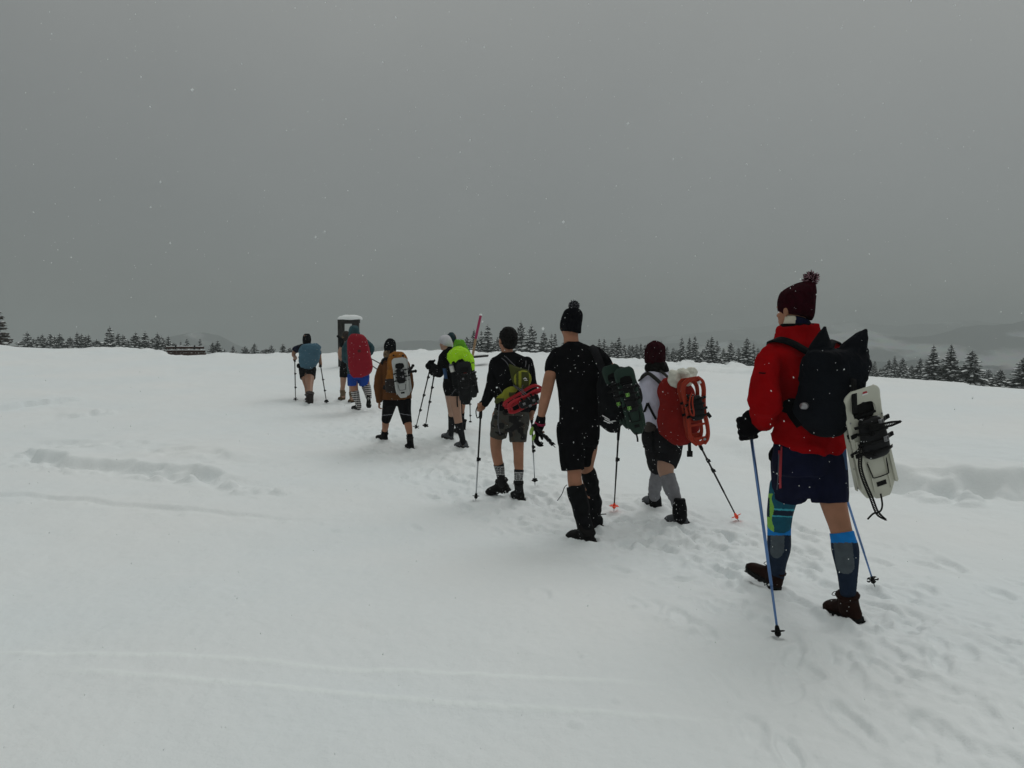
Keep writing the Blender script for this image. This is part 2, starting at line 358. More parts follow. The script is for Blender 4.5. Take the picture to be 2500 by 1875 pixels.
def hill_material():
    m, t, b = newmat('hill_forest_and_fields'); n = t.nodes; l = t.links
    co = n.new('ShaderNodeTexCoord'); mpn = n.new('ShaderNodeMapping'); mpn.inputs['Scale'].default_value = (1, 0.55, 2.6); l.new(co.outputs['Object'], mpn.inputs[0])
    t1 = n.new('ShaderNodeTexNoise'); t1.inputs['Scale'].default_value = 0.0062; t1.inputs['Detail'].default_value = 7; t1.inputs['Roughness'].default_value = 0.55; l.new(mpn.outputs[0], t1.inputs[0])
    rp = n.new('ShaderNodeValToRGB'); e = rp.color_ramp.elements; e[0].position = 0.54; e[1].position = 0.60
    e[0].color = (0.05, 0.06, 0.065, 1); e[1].color = (0.72, 0.75, 0.76, 1)
    sx = n.new('ShaderNodeSeparateXYZ'); l.new(co.outputs['Object'], sx.inputs[0]); mr = n.new('ShaderNodeMapRange'); l.new(sx.outputs['X'], mr.inputs['Value'])
    mr.inputs['From Min'].default_value = -150; mr.inputs['From Max'].default_value = -500; mr.inputs['To Min'].default_value = 0; mr.inputs['To Max'].default_value = 0.10
    ad = n.new('ShaderNodeMath'); ad.operation = 'ADD'; l.new(t1.outputs['Fac'], ad.inputs[0]); l.new(mr.outputs[0], ad.inputs[1])
    l.new(ad.outputs[0], rp.inputs[0])
    t2 = n.new('ShaderNodeTexNoise'); t2.inputs['Scale'].default_value = 0.06; t2.inputs['Detail'].default_value = 4; l.new(co.outputs['Object'], t2.inputs[0])
    mxx = n.new('ShaderNodeMix'); mxx.data_type = 'RGBA'; mxx.blend_type = 'MULTIPLY'; mxx.inputs[0].default_value = 0.6
    l.new(rp.outputs[0], mxx.inputs[6]); l.new(t2.outputs['Color'], mxx.inputs[7]); l.new(mxx.outputs[2], b.inputs['Base Color'])
    b.inputs['Roughness'].default_value = 1.0; b.inputs['Specular IOR Level'].default_value = 0.0
    return m
link('hills', build_hills(), hill_material())['kind'] = 'structure'

# haze: one closed box of falling-snow air round everything
def build_haze():
    x0, x1, y0, y1, z0, z1 = -6400, 6400, -6400, 6400, -330, 60
    v = [(x0,y0,z0),(x1,y0,z0),(x1,y1,z0),(x0,y1,z0),(x0,y0,z1),(x1,y0,z1),(x1,y1,z1),(x0,y1,z1)]
    f = [(0,3,2,1),(4,5,6,7),(0,1,5,4),(1,2,6,5),(2,3,7,6),(3,0,4,7)]
    me = bpy.data.meshes.new('haze'); me.from_pydata(v, [], f)
    m = bpy.data.materials.new('haze_air'); m.use_nodes = True; n = m.node_tree.nodes
    n.remove(n['Principled BSDF']); p = n.new('ShaderNodeVolumePrincipled'); p.inputs['Density'].default_value = HAZE_DENSITY
    p.inputs['Color'].default_value = (0.56, 0.60, 0.595, 1); p.inputs['Anisotropy'].default_value = 0.1
    m.node_tree.links.new(p.outputs[0], n['Material Output'].inputs['Volume'])
    o = link('haze', me, m, smooth=False); o['kind'] = 'stuff'; return o
HAZE_DENSITY = 0.00125
build_haze()

# ------------------------------------------------------------------ spruce trees
NEEDLE = mat('spruce_needles', (0.014, 0.019, 0.017), 0.95, 0.3, 3, spec=0.05, col2=(0.018, 0.022, 0.018))
NEEDLE_B = mat('larch_twigs', (0.055, 0.045, 0.038), 0.9, 0.3, 3)
BARK = mat('spruce_bark', (0.045, 0.035, 0.028), 0.9, 0.3, 8, 0.5, 30)
TSNOW = mat('snow_on_branches', (0.80, 0.83, 0.83), 0.8, 0.05, 4, 0.4, 18)
def tree_meshes(seed, H=8.0, W=1.75, dens=1.0, snow=0.75, droop=1.0):
    rg = random.Random(seed); V = []; Fc = []; SV = []; SF = []
    def blade(V, Fc, p0, d, L, wd, sag, lift, cols=4):
        side = Vector((-d.y, d.x, 0)); base = len(V); rings = []
        for k in range(cols + 1):
            t = k / cols
            c = p0 + Vector((d.x, d.y, 0)) * (L * t) + Vector((0, 0, -sag * L * t * t + lift * L * max(0, t - 0.75)))
            w = wd * (0.35 + 0.9 * math.sin(math.pi * min(1, t * 0.9 + 0.08))) * rg.uniform(0.55, 1.25) if k < cols else 0.02
            V.append(c + side * w + Vector((0, 0, -w * 0.55))); V.append(c + Vector((0, 0, 0.03))); V.append(c - side * w * rg.uniform(0.8, 1.2) + Vector((0, 0, -w * 0.55)))
        for k in range(cols):
            a = base + 3 * k; b = a + 3
            Fc.append((a, a + 1, b + 1, b)); Fc.append((a + 1, a + 2, b + 2, b + 1))
    nl = int(26 * dens)
    for i in range(nl):
        f = i / (nl - 1); z = 0.5 + (H - 0.75) * f ** 0.93
        R = W * (1 - f) ** 0.82 * rg.uniform(0.82, 1.12) + 0.10
        nb = max(4, int((11 - 6 * f) * dens)); a0 = rg.uniform(0, 6.28)
        for j in range(nb):
            a = a0 + 6.283 * j / nb + rg.uniform(-0.25, 0.25); L = R * rg.uniform(0.62, 1.12)
            d = Vector((math.cos(a), math.sin(a), 0)); sag = (0.42 * droop * (1 - f) + 0.05) * rg.uniform(0.6, 1.4) - 0.45 * max(0, f - 0.85) * 3
            p0 = Vector((0, 0, z + rg.uniform(-0.1, 0.1))); wd = 0.12 + 0.17 * L
            blade(V, Fc, p0, d, L, wd, sag, 0.25)
            # hanging twigs
            for q in range(3):
                t = rg.uniform(0.35, 0.95); c = p0 + d * (L * t) + Vector((0, 0, -sag * L * t * t)); s = Vector((-d.y, d.x, 0)) * rg.choice((-1, 1))
                w = rg.uniform(0.10, 0.24) * (0.6 + L * 0.3); b = len(V)
                V.extend([c + d * w * 0.5, c - d * w * 0.5, c + s * w * 1.5 + d * w * 0.5 + Vector((0, 0, -w * rg.uniform(0.4, 1.3)))]); Fc.append((b, b + 1, b + 2))
            if rg.random() < snow:
                t0 = rg.uniform(0.12, 0.45); t1 = rg.uniform(0.7, 1.0); side = Vector((-d.y, d.x, 0)); b = len(SV); cols = 3
                ww = wd * rg.uniform(0.45, 1.0)
                for k in range(cols + 1):
                    t = t0 + (t1 - t0) * k / cols; c = p0 + d * (L * t) + Vector((0, 0, -sag * L * t * t + 0.06))
                    w = ww * (1.0 if 0 < k < cols else 0.35) * rg.uniform(0.7, 1.2)
                    SV.append(c + side * w + Vector((0, 0, -w * 0.5))); SV.append(c + Vector((0, 0, 0.03 + 0.12 * w))); SV.append(c - side * w + Vector((0, 0, -w * 0.5)))
                for k in range(cols):
                    a_ = b + 3 * k; c_ = a_ + 3; SF.append((a_, a_ + 1, c_ + 1, c_)); SF.append((a_ + 1, a_ + 2, c_ + 2, c_ + 1))
    for q in range(5):   # leader
        a = q * 1.256; b = len(V); V.extend([Vector((0.05 * math.cos(a), 0.05 * math.sin(a), H - 0.5)), Vector((0.05 * math.cos(a + 2), 0.05 * math.sin(a + 2), H - 0.5)), Vector((0, 0, H + 0.15))]); Fc.append((b, b + 1, b + 2))
    crown = bpy.data.meshes.new('crown'); crown.from_pydata(V, [], Fc)
    sn = bpy.data.meshes.new('snow_cover'); sn.from_pydata(SV, [], SF)
    tv = []; tf = []
    for k in range(6):
        t = k / 5; r = 0.16 * (1 - t) + 0.02
        for j in range(7): a = 6.283 * j / 7; tv.append((r * math.cos(a) + 0.03 * math.sin(3 * t), r * math.sin(a), -1.5 + (H + 1.3) * t))
    for k in range(5):
        for j in range(7): tf.append((k * 7 + j, k * 7 + (j + 1) % 7, (k + 1) * 7 + (j + 1) % 7, (k + 1) * 7 + j))
    tk = bpy.data.meshes.new('trunk'); tk.from_pydata(tv, [], tf)
    return crown, sn, tk
PROTO = []
for s in range(7):
    c, sn, tk = tree_meshes(100 + s, 8.0, [1.75, 2.1, 1.9, 2.4, 1.6, 2.2, 2.0][s], 1.0, [0.95, 0.9, 0.7, 1.0, 0.8, 0.95, 0.7][s], [1, 1.2, 0.9, 1.4, 1.0, 1.3, 0.8][s])
    c.materials.append(NEEDLE); sn.materials.append(TSNOW); tk.materials.append(BARK); tk.shade_smooth(); PROTO.append((c, sn, tk))
c, sn, tk = tree_meshes(300, 8.0, 1.5, 1.0, 0.22, 0.7)
c.materials.append(NEEDLE_B); sn.materials.append(TSNOW); tk.materials.append(BARK); LARCH = (c, sn, tk)
# pixel column, pixel row of the tip, rough width in pixels at the skyline, distance
TR = [(66,808,26,95),(93,818,15,100),(103,813,17,98),(122,811,19,95),(145,812,24,95),(169,821,14,140),(188,808.6,23,90),(199,813,19,92),(216,815,20,90),
 (267,795,30,85),(288,810,22,86),(300,815,22,88),(331,808.6,25,86),(354,807,27,86),(384,810,25,88),(394,818,19,90),(411,817.5,22,90),(423,834,12,95),(441,831,14,95),(456,823.5,18,92),(488,824.4,16,92),
 (519,833,18,95),(531,829,20,95),(569,842,13,105),(598,842.5,18,100),(621,835.5,19,100),(639,853,8,110),(662,840,18,100),(690,837,18,100),(706,848,12,110),
 (1140,818.6,20,80),(1157,800.6,23,80),(1175,804,20,84),(1191,790,38,72),(1226,801,22,84),(1272,781,36,72),(1297.5,790,37,70),(1328,807,33,72),(1346.5,811,18,80),(1355.5,811,20,82),
 (1463,824,18,86),(1475,822.5,18,88),(1494,830,22,84),(1511.5,819.4,28,78),(1538,848,20,86),(1555,836.6,18,95),(1565,835,18,96),(1581.5,835,18,98),(1614.5,830,18,98),(1628.7,843,20,96),
 (1643,846,20,88),(1665,820,26,82),(1683.6,820,24,84),(1697,817,27,82),(1663.5,835,22,86),(1729,825,22,86),(1738,817.7,34,78),(1751,828,26,82),(1784.5,833,32,78),(1824,821.5,36,74),(1840,835,22,82),
 (2126,875,18,95),(2136,879,18,95),(2171,875,24,80),(2185,865.7,26,78),(2204.6,870.7,28,78),(2247.6,871.5,28,78),(2280,838.8,46,56),(2323.4,836.9,46,55),(2374.5,851.5,54,50),(2443.7,898,32,60),(2502,866,54,48)]
_rf = random.Random(11)
for x0, x1, n_, yo in ((60, 240, 12, 24), (255, 430, 22, 27), (520, 720, 6, 14), (1135, 1400, 28, 42), (1455, 1600, 22, 42), (1600, 1870, 38, 46), (2120, 2420, 24, 34)):
    for i in range(n_):
        fx = x0 + (x1 - x0) * (i + _rf.uniform(0.1, 0.9)) / n_; cy_ = float(np.interp(fx, CRX, CRY)); TR.append((fx, cy_ - _rf.uniform(0.4, 1.1) * yo, _rf.uniform(16, 34), _rf.uniform(88, 122)))
def place_tree(name, parts, loc, sxy, sz, rot, label, cat, group):
    r = empty(name, loc, label, cat, group); r.rotation_euler = (0, 0, rot); r.scale = (sxy, sxy, sz)
    for nm, me in zip(('crown', 'snow_cover', 'trunk'), parts):
        o = bpy.data.objects.new(nm, me); COL.objects.link(o); o.parent = r
        if nm == 'snow_cover': o['kind'] = 'stuff'
    return r
ORD = ['first','second','third','fourth','fifth','sixth','seventh','eighth','ninth','tenth','eleventh','twelfth','thirteenth','fourteenth','fifteenth','sixteenth','seventeenth','eighteenth','nineteenth','twentieth']
ORD += ['twenty-' + o for o in ORD[:9]] + ['thirtieth'] + ['thirty-' + o for o in ORD[:9]] + ['fortieth'] + ['forty-' + o for o in ORD[:9]] + ['fiftieth'] + ['fifty-' + o for o in ORD[:9]] + ['sixtieth'] + ['sixty-' + o for o in ORD[:9]] + ['seventieth'] + ['seventy-' + o for o in ORD[:9]]
ZONES = [(0, 250, 'left', 'spruce to the right of the tall brownish tree at the left edge'), (250, 432, 'left', 'spruce from the left in the row ending at the wooden bench'), (432, 500, 'left', 'small spruce from the left behind the wooden bench'),
 (500, 715, 'left', 'spruce from the left between the bench and light blue pack cover'), (1100, 1222, 'left', 'snowy spruce from the left around the pink topped marker pole'), (1222, 1400, 'left', 'snowy spruce from the left between bareheaded hiker and black bobble hat'),
 (1400, 1600, 'left', 'snowy spruce from the left between black T-shirt and white shirt hikers'), (1600, 1900, 'left', 'snowy spruce from the left between white shirt and red jacket hikers'), (1900, 2600, 'left', 'snow laden spruce counted rightwards from the red jacket hiker')]
rt = random.Random(3)
zone_n = {}
for i, (x, y, w, D) in enumerate(sorted(TR)):
    tip = at(x, y, D); sxy = (w * 1.12 * mpp(D)) / 3.6
    zi = [k for k, q in enumerate(ZONES) if q[0] <= x < q[1]][0]; zone_n[zi] = zone_n.get(zi, 0) + 1
    H = max(w * mpp(D) * 2.1, (880 - y) * mpp(D) * 1.6 + 1.2); sz = H / 8.0
    cz = float(np.interp(x, CRX, CRY)); vf = min(1.0, max(0.15, (cz - y) * mpp(D) / H)); sxy = w * 1.42 * mpp(D) / 2 / (2.0 * vf ** 0.82)
    place_tree('spruce_tree', PROTO[(i * 3 + i // 5) % 7], (tip.x, tip.y, tip.z - H - 0.1), sxy, sz, rt.uniform(0, 6.28),
               ORD[zone_n[zi] - 1] + ' ' + ZONES[zi][3] if zi != 8 else ORD[zone_n[zi] - 1] + ' ' + ZONES[zi][3], 'tree', 'spruces along the skyline')
tip = at(6, 752, 42)
place_tree('larch_tree', LARCH, (tip.x - .25, tip.y, tip.z - 5.3), 0.95, 0.65, 0.4, 'tall brownish tree cut by the left edge of the picture', 'tree', 'spruces along the skyline')

# ------------------------------------------------------------------ shaping tools
def V3(p): return Vector(p)
def _catmull(arr, k):
    arr = np.array(arr, float); n = len(arr); out = []
    for i in range(n - 1):
        p0 = arr[max(i - 1, 0)]; p1 = arr[i]; p2 = arr[i + 1]; p3 = arr[min(i + 2, n - 1)]
        for j in range(k):
            t = j / k
            out.append(0.5 * (2 * p1 + (-p0 + p2) * t + (2 * p0 - 5 * p1 + 4 * p2 - p3) * t * t + (-p0 + 3 * p1 - 3 * p2 + p3) * t ** 3))
    out.append(arr[-1]); return np.array(out)
class Sh:
    """a set of closed shells, united later by a voxel remesh or kept as they are"""
    def __init__(s): s.v = []; s.f = []
    def _loft(s, rings, cap0=True, cap1=True):
        b = len(s.v); n = len(rings[0])
        for r in rings: s.v.extend([tuple(p) for p in r])
        for k in range(len(rings) - 1):
            for j in range(n):
                a = b + k * n; s.f.append((a + j, a + (j + 1) % n, a + n + (j + 1) % n, a + n + j))
        if cap0: s.f.append(tuple(b + j for j in range(n))[::-1])
        if cap1: s.f.append(tuple(b + (len(rings) - 1) * n + j for j in range(n)))
    def tube(s, pts, rad, n=14, k=4, flat0=False, flat1=False, side=None, ratio=1.0):
        """pts: points, rad: radii; ratio squeezes the tube along 'side'"""
        A = np.array([list(p) + [r] for p, r in zip(pts, rad)], float)
        if k > 1 and len(A) > 2: A = _catmull(A, k)
        P = A[:, :3]; R = np.maximum(A[:, 3], 1e-4)
        T = np.gradient(P, axis=0) if len(P) > 2 else np.array([P[1] - P[0]] * 2)
        T /= np.maximum(np.linalg.norm(T, axis=1), 1e-9)[:, None]
        up = np.array(side if side is not None else (0.31, 0.95, 0.05), float)
        rings = []
        for i in range(len(P)):
            u = up - T[i] * np.dot(up, T[i])
            if np.linalg.norm(u) < 1e-3: u = np.array([1., 0, 0]) - T[i] * T[i][0]
            u /= np.linalg.norm(u); w = np.cross(T[i], u)
            rings.append((P[i], u, w, R[i], T[i]))
        out = []
        def ring(c, u, w, r): return [c + u * (r * ratio * math.cos(6.2832 * j / n)) + w * (r * math.sin(6.2832 * j / n)) for j in range(n)]
        c, u, w, r, t = rings[0]
        if not flat0:
            for q in (0.96, 0.75, 0.4): out.append(ring(c - t * (r * q), u, w, r * math.sqrt(max(0.02, 1 - q * q))))
        for c, u, w, r, t in rings: out.append(ring(c, u, w, r))
        if not flat1:
            for q in (0.4, 0.75, 0.96): out.append(ring(c + t * (r * q), u, w, r * math.sqrt(max(0.02, 1 - q * q))))
        s._loft(out); return s
    def rings(s, R, n=28, k=3, e=2.0, round0=0.0, round1=0.0):
        """R: (centre, half-axis a, half-axis b[, exponent]) from bottom to top"""
        A = np.array([list(c) + list(a) + list(b) for c, a, b in R], float)
        if k > 1 and len(A) > 2: A = _catmull(A, k)
        out = []
        def ring(row, sc=1.0, off=None):
            c, a, b = row[:3], row[3:6] * sc, row[6:9] * sc; L = []
            if off is not None: c = c + off
            for j in range(n):
                t = 6.2832 * j / n; ct, st = math.cos(t), math.sin(t)
                L.append(c + a * (math.copysign(abs(ct) ** (2 / e), ct)) + b * (math.copysign(abs(st) ** (2 / e), st)))
            return L
        if round0:
            d = A[0, :3] - A[1, :3]; d /= np.linalg.norm(d)
            out.append(ring(A[0], 0.45, d * round0)); out.append(ring(A[0], 0.8, d * round0 * 0.7)); 
        for row in A: out.append(ring(row))
        if round1:
            d = A[-1, :3] - A[-2, :3]; d /= np.linalg.norm(d)
            out.append(ring(A[-1], 0.8, d * round1 * 0.7)); out.append(ring(A[-1], 0.45, d * round1))
        s._loft(out); return s
    def ell(s, c, ax, ay, az, n=14, m=9):
        c = np.array(c, float); ax = np.array(ax, float); ay = np.array(ay, float); az = np.array(az, float)
        out = []
        for i in range(m):
            ph = -math.pi / 2 + math.pi * (i + 0.5) / m
            out.append([c + az * math.sin(ph) + (ax * math.cos(6.2832 * j / n) + ay * math.sin(6.2832 * j / n)) * math.cos(ph) for j in range(n)])
        s._loft(out); return s
    def ball(s, c, r): return s.ell(c, (r, 0, 0), (0, r, 0), (0, 0, r))
    def box(s, c, x, y, z):
        """centre and three half-axes"""
        c, x, y, z = (np.array(q, float) for q in (c, x, y, z)); b = len(s.v)
        for sz in (-1, 1):
            for sx, sy in ((-1, -1), (1, -1), (1, 1), (-1, 1)): s.v.append(tuple(c + x * sx + y * sy + z * sz))
        for f in ((0, 3, 2, 1), (4, 5, 6, 7), (0, 1, 5, 4), (1, 2, 6, 5), (2, 3, 7, 6), (3, 0, 4, 7)): s.f.append(tuple(b + i for i in f))
        return s
    def ribbon(s, pts, w, th, nrm, k=4):
        """flat strap following points; nrm = outward normal"""
        P = np.array([list(p) for p in pts], float); P = _catmull(P, k) if len(P) > 2 else P
        T = np.gradient(P, axis=0) if len(P) > 2 else np.array([P[1] - P[0]] * 2)
        nrm = np.array(nrm, float); out = []
        for p, t in zip(P, T):
            t = t / max(np.linalg.norm(t), 1e-9); sd = np.cross(t, nrm); sd /= max(np.linalg.norm(sd), 1e-9); nn = np.cross(sd, t)
            out.append([p + sd * w / 2 + nn * th / 2, p - sd * w / 2 + nn * th / 2, p - sd * w / 2 - nn * th / 2, p + sd * w / 2 - nn * th / 2])
        s._loft(out); return s
    def mesh(s, name='mesh'):
        me = bpy.data.meshes.new(name); me.from_pydata(s.v, [], s.f)
        return me
    def remesh(s, voxel, smooth=4, fac=0.5):
        me = s.mesh(); o = bpy.data.objects.new('t', me); COL.objects.link(o)
        m = o.modifiers.new('r', 'REMESH'); m.mode = 'VOXEL'; m.voxel_size = voxel
        if smooth: q = o.modifiers.new('s', 'SMOOTH'); q.iterations = smooth; q.factor = fac
        dg = bpy.context.evaluated_depsgraph_get(); r = bpy.data.meshes.new_from_object(o.evaluated_get(dg)); 
        bpy.data.objects.remove(o); bpy.data.meshes.remove(me); return r
def wrinkle(me, amp, sc, seed=0.0, ridged=True, fn=None):
    n = len(me.vertices); co = np.empty(n * 3); me.vertices.foreach_get('co', co); co = co.reshape(-1, 3)
    nm = np.empty(n * 3); me.vertices.foreach_get('normal', nm); nm = nm.reshape(-1, 3)
    w = noise3(co[:, 0] * 5, co[:, 1] * 5, co[:, 2] * 5 + seed) * 0.5
    a = noise3(co[:, 0] * sc[0] + w + seed, co[:, 1] * sc[1] + w, co[:, 2] * sc[2] + seed)
    b = noise3(co[:, 0] * sc[0] * 2.1 + w, co[:, 1] * sc[1] * 2.1, co[:, 2] * sc[2] * 2.1 + seed + 5)
    d = (0.5 - np.abs(a) * 1.6 if ridged else a) + 0.4 * b
    d = d * amp
    if fn is not None: d = d * fn(co)
    co += nm * d[:, None]; me.vertices.foreach_set('co', co.ravel()); me.update(); return me
def project(co):
    c = np.asarray(co) - np.array(CAM); fz = c @ np.array(_f); uz = c @ np.array(_u)
    return CX + F * c[:, 0] / fz, CY - F * uz / fz
def paint(me, fn):
    """give every face a material slot from its centre (picture column, row, centre, normal)"""
    n = len(me.polygons); c = np.empty(n * 3); me.polygons.foreach_get('center', c); c = c.reshape(-1, 3)
    nm = np.empty(n * 3); me.polygons.foreach_get('normal', nm); nm = nm.reshape(-1, 3)
    x, y = project(c); idx = np.asarray(fn(x, y, c, nm)).astype(np.int32) + np.zeros(n, np.int32)
    me.polygons.foreach_set('material_index', idx); return me

class Fig:
    """a figure laid out on the photograph's joints, in metres in the place"""
    def __init__(s, Y0, yaw, voxel): s.Y0 = Y0; s.yaw = math.radians(yaw); s.vx = voxel; s.body = Sh()
    def P(s, px, py, dY=0.0): return at(px, py, s.Y0 + dY)
    def R(s, xl, xr, py, b, dY=0.0, tilt=0.0, yaw=None):
        th = s.yaw if yaw is None else math.radians(yaw); Y = s.Y0 + dY
        c = at((xl + xr) / 2, py, Y); ph = math.atan2(c.x, c.y); hw = (xr - xl) / 2 * Y / F * math.cos(ph); rel = th + ph
        a2 = hw * hw - (b * math.sin(rel)) ** 2
        if a2 < (0.3 * hw) ** 2:
            b = hw * 0.9; a2 = hw * hw - (b * math.sin(rel)) ** 2
        a = math.sqrt(a2) / max(0.35, abs(math.cos(rel)))
        k = tilt / max(1.0, (xr - xl) / 2) * 1.0
        return (c, (math.cos(th) * a, math.sin(th) * a, -k * a * math.cos(th)), (-math.sin(th) * b, math.cos(th) * b, 0))
    def limb(s, pts, Ya=None, Yb=None):
        """pts (px, py, r_px[, dY]); without dY the depth runs from Ya to Yb with the rows"""
        out = []; rad = []
        y0, y1 = pts[0][1], pts[-1][1]
        for p in pts:
            if len(p) > 3: Y = s.Y0 + p[3]
            else: Y = Ya + (Yb - Ya) * ((p[1] - y0) / (y1 - y0 if y1 != y0 else 1))
            out.append(at(p[0], p[1], Y)); rad.append(p[2] * Y / F)
        return out, rad
    def fwd(s, yaw=None):
        th = s.yaw if yaw is None else math.radians(yaw); return Vector((-math.sin(th), math.cos(th), 0))
    def rgt(s, yaw=None):
        th = s.yaw if yaw is None else math.radians(yaw); return Vector((math.cos(th), math.sin(th), 0))
def seg(chain, y0, y1, grow=0.0):
    """the stretch of a limb chain (points, radii) between two picture rows"""
    P, R = chain; A = _catmull(np.array([list(p) + [r] for p, r in zip(P, R)]), 6); py = project(A[:, :3])[1]
    o = np.argsort(py); A = A[o]; py = py[o]; n = max(3, int(abs(y1 - y0) / 12) + 1); ys = np.linspace(y0, y1, n)
    B = np.stack([np.interp(ys, py, A[:, j]) for j in range(4)], 1)
    return [Vector(b[:3]) for b in B], [float(b[3]) + grow for b in B]
def on(chain, pts):
    """(px, py, r_px) points given the depth of a limb chain at their rows"""
    P, R = chain; A = _catmull(np.array([list(p) for p in P]), 6); py = project(A)[1]; o = np.argsort(py); out = []; rad = []
    for x, y, r in pts:
        Y = float(np.interp(y, py[o], A[o][:, 1])); out.append(at(x, y, Y)); rad.append(r * Y / F)
    return out, rad
def scaled(rings, k, kb=None):
    kb = kb or k
    return [(c, tuple(v * k for v in a), tuple(v * kb for v in b)) for c, a, b in rings]
def add_head(sh, c, yaw, pitch=0.0, s=1.0):
    """skull, jaw, nose, brow, lips, ears; c = middle of the head, yaw = heading left of straight away, pitch up"""
    th = math.radians(yaw); ph = math.radians(pitch)
    X = np.array([math.cos(th), math.sin(th), 0]); Yv = np.array([-math.sin(th) * math.cos(ph), math.cos(th) * math.cos(ph), math.sin(ph)]); Z = np.cross(X, Yv)
    c = np.array(c, float)
    def p(x, y, z): return c + s * (X * x + Yv * y + Z * z)
    def e(x, y, z, a, b, d): sh.ell(p(x, y, z), X * a * s, Yv * b * s, Z * d * s)
    e(0, -0.012, 0.032, 0.077, 0.097, 0.090); e(0, 0.030, -0.025, 0.066, 0.066, 0.070); e(0, 0.042, -0.075, 0.046, 0.046, 0.036); e(0, 0.076, -0.092, 0.020, 0.018, 0.016)
    e(0, 0.098, -0.022, 0.013, 0.022, 0.016); e(0, 0.088, 0.002, 0.009, 0.016, 0.026); e(0, 0.085, -0.058, 0.026, 0.014, 0.006); e(0, 0.084, -0.068, 0.022, 0.014, 0.007)
    for q in (-1, 1):
        e(q * 0.030, 0.078, 0.026, 0.026, 0.014, 0.008); e(q * 0.031, 0.072, 0.006, 0.013, 0.014, 0.010); e(q * 0.042, 0.055, -0.022, 0.022, 0.024, 0.022)
        e(q * 0.079, -0.004, -0.004, 0.009, 0.019, 0.032)
    return p
def grip_hand(sh, wrist, g, axis, s=1.0, fr=0.0088, pr=0.016, mirror=1):
    """a fist round a pole: palm, four curled fingers of different lengths, thumb over them"""
    W = np.array(wrist, float); G = np.array(g, float); A = np.array(axis, float); A /= np.linalg.norm(A)
    K = G - W; K -= A * np.dot(K, A); 
    if np.linalg.norm(K) < 1e-3: K = np.array([-1., 0, 0])
    K /= np.linalg.norm(K); Lt = np.cross(A, K) * mirror
    pr = pr * s; f = fr * s
    sh.tube([W, (W + G) / 2 - K * 0.006 + Lt * 0.01 * s, G - Lt * (-pr - f * 1.2)], [0.026 * s, 0.033 * s, 0.034 * s], side=Lt, ratio=0.55)
    for i, (off, ln, fk) in enumerate(((0.033, 0.95, 1.0), (0.012, 1.05, 1.05), (-0.010, 1.0, 1.0), (-0.031, 0.82, 0.86))):
        pts = []; rr = []
        for j in range(7):
            t = math.radians(25 + 225 * ln * j / 6); rad = pr + f * 1.05
            pts.append(G + A * off * s + (Lt * math.cos(t) + K * math.sin(t)) * rad); rr.append(f * fk * (1.05 - 0.05 * j) * (1.12 if j in (2, 4) else 1))
        sh.tube(pts, rr, n=8, k=2)
    pts = []
    for j in range(5):
        t = math.radians(-5 - 150 * j / 4); pts.append(G + A * (0.046 + 0.006 * j) * s + (Lt * math.cos(t) + K * math.sin(t)) * (pr + f * (1.5 - 0.1 * j)) - K * 0.004)
    sh.tube([W + (G - W) * 0.45 + Lt * 0.02 * s + A * 0.012 * s] + pts, [f * 1.3, f * 1.3, f * 1.2, f * 1.15, f * 1.05, f * 0.85], n=8, k=2)
def open_hand(sh, wrist, d, palm, s=1.0, curl=0.5, fr=0.0085):
    """a hanging, slightly curled hand: d = direction of the fingers, palm = direction the palm faces"""
    W = np.array(wrist, float); D = np.array(d, float); D /= np.linalg.norm(D); Pm = np.array(palm, float); Pm -= D * np.dot(Pm, D); Pm /= np.linalg.norm(Pm); S = np.cross(D, Pm)
    sh.tube([W, W + D * 0.045 * s, W + D * 0.09 * s], [0.026 * s, 0.038 * s, 0.036 * s], side=Pm, ratio=0.42)
    for i, (o, ln) in enumerate(((-0.028, 0.070), (-0.009, 0.080), (0.010, 0.075), (0.028, 0.058))):
        p = W + D * (0.088 if i in (1, 2) else 0.082) * s + S * o * s; pts = [p]; ang = 0
        for j in range(3):
            ang += curl * (0.5 + 0.35 * j); p = p + (D * math.cos(ang) + Pm * math.sin(ang)) * (ln * s * (0.45, 0.32, 0.23)[j]); pts.append(p)
        sh.tube(pts, [fr * s * q for q in (1.08, 1.0, 0.92, 0.78)], n=8, k=2)
    p = W + D * 0.02 * s - S * 0.024 * s
    sh.tube([p, p + (-S * 0.022 + D * 0.025 + Pm * 0.012) * s, p + (-S * 0.026 + D * 0.052 + Pm * 0.026) * s, p + (-S * 0.02 + D * 0.072 + Pm * 0.036) * s], [fr * s * q for q in (1.5, 1.35, 1.15, 0.9)], n=8, k=2)
def toe_point(H, tx, ty, L):
    best = None
    for i in range(400):
        Y = H.y - 0.05 + i * 0.002; T = at(tx, ty, Y); d = abs((T - H).length - L)
        if Y >= H.y - 0.02 and (best is None or d < best[0] - 1e-6): best = (d, T)
    T = best[1]; v = (T - H); return H + v.normalized() * L
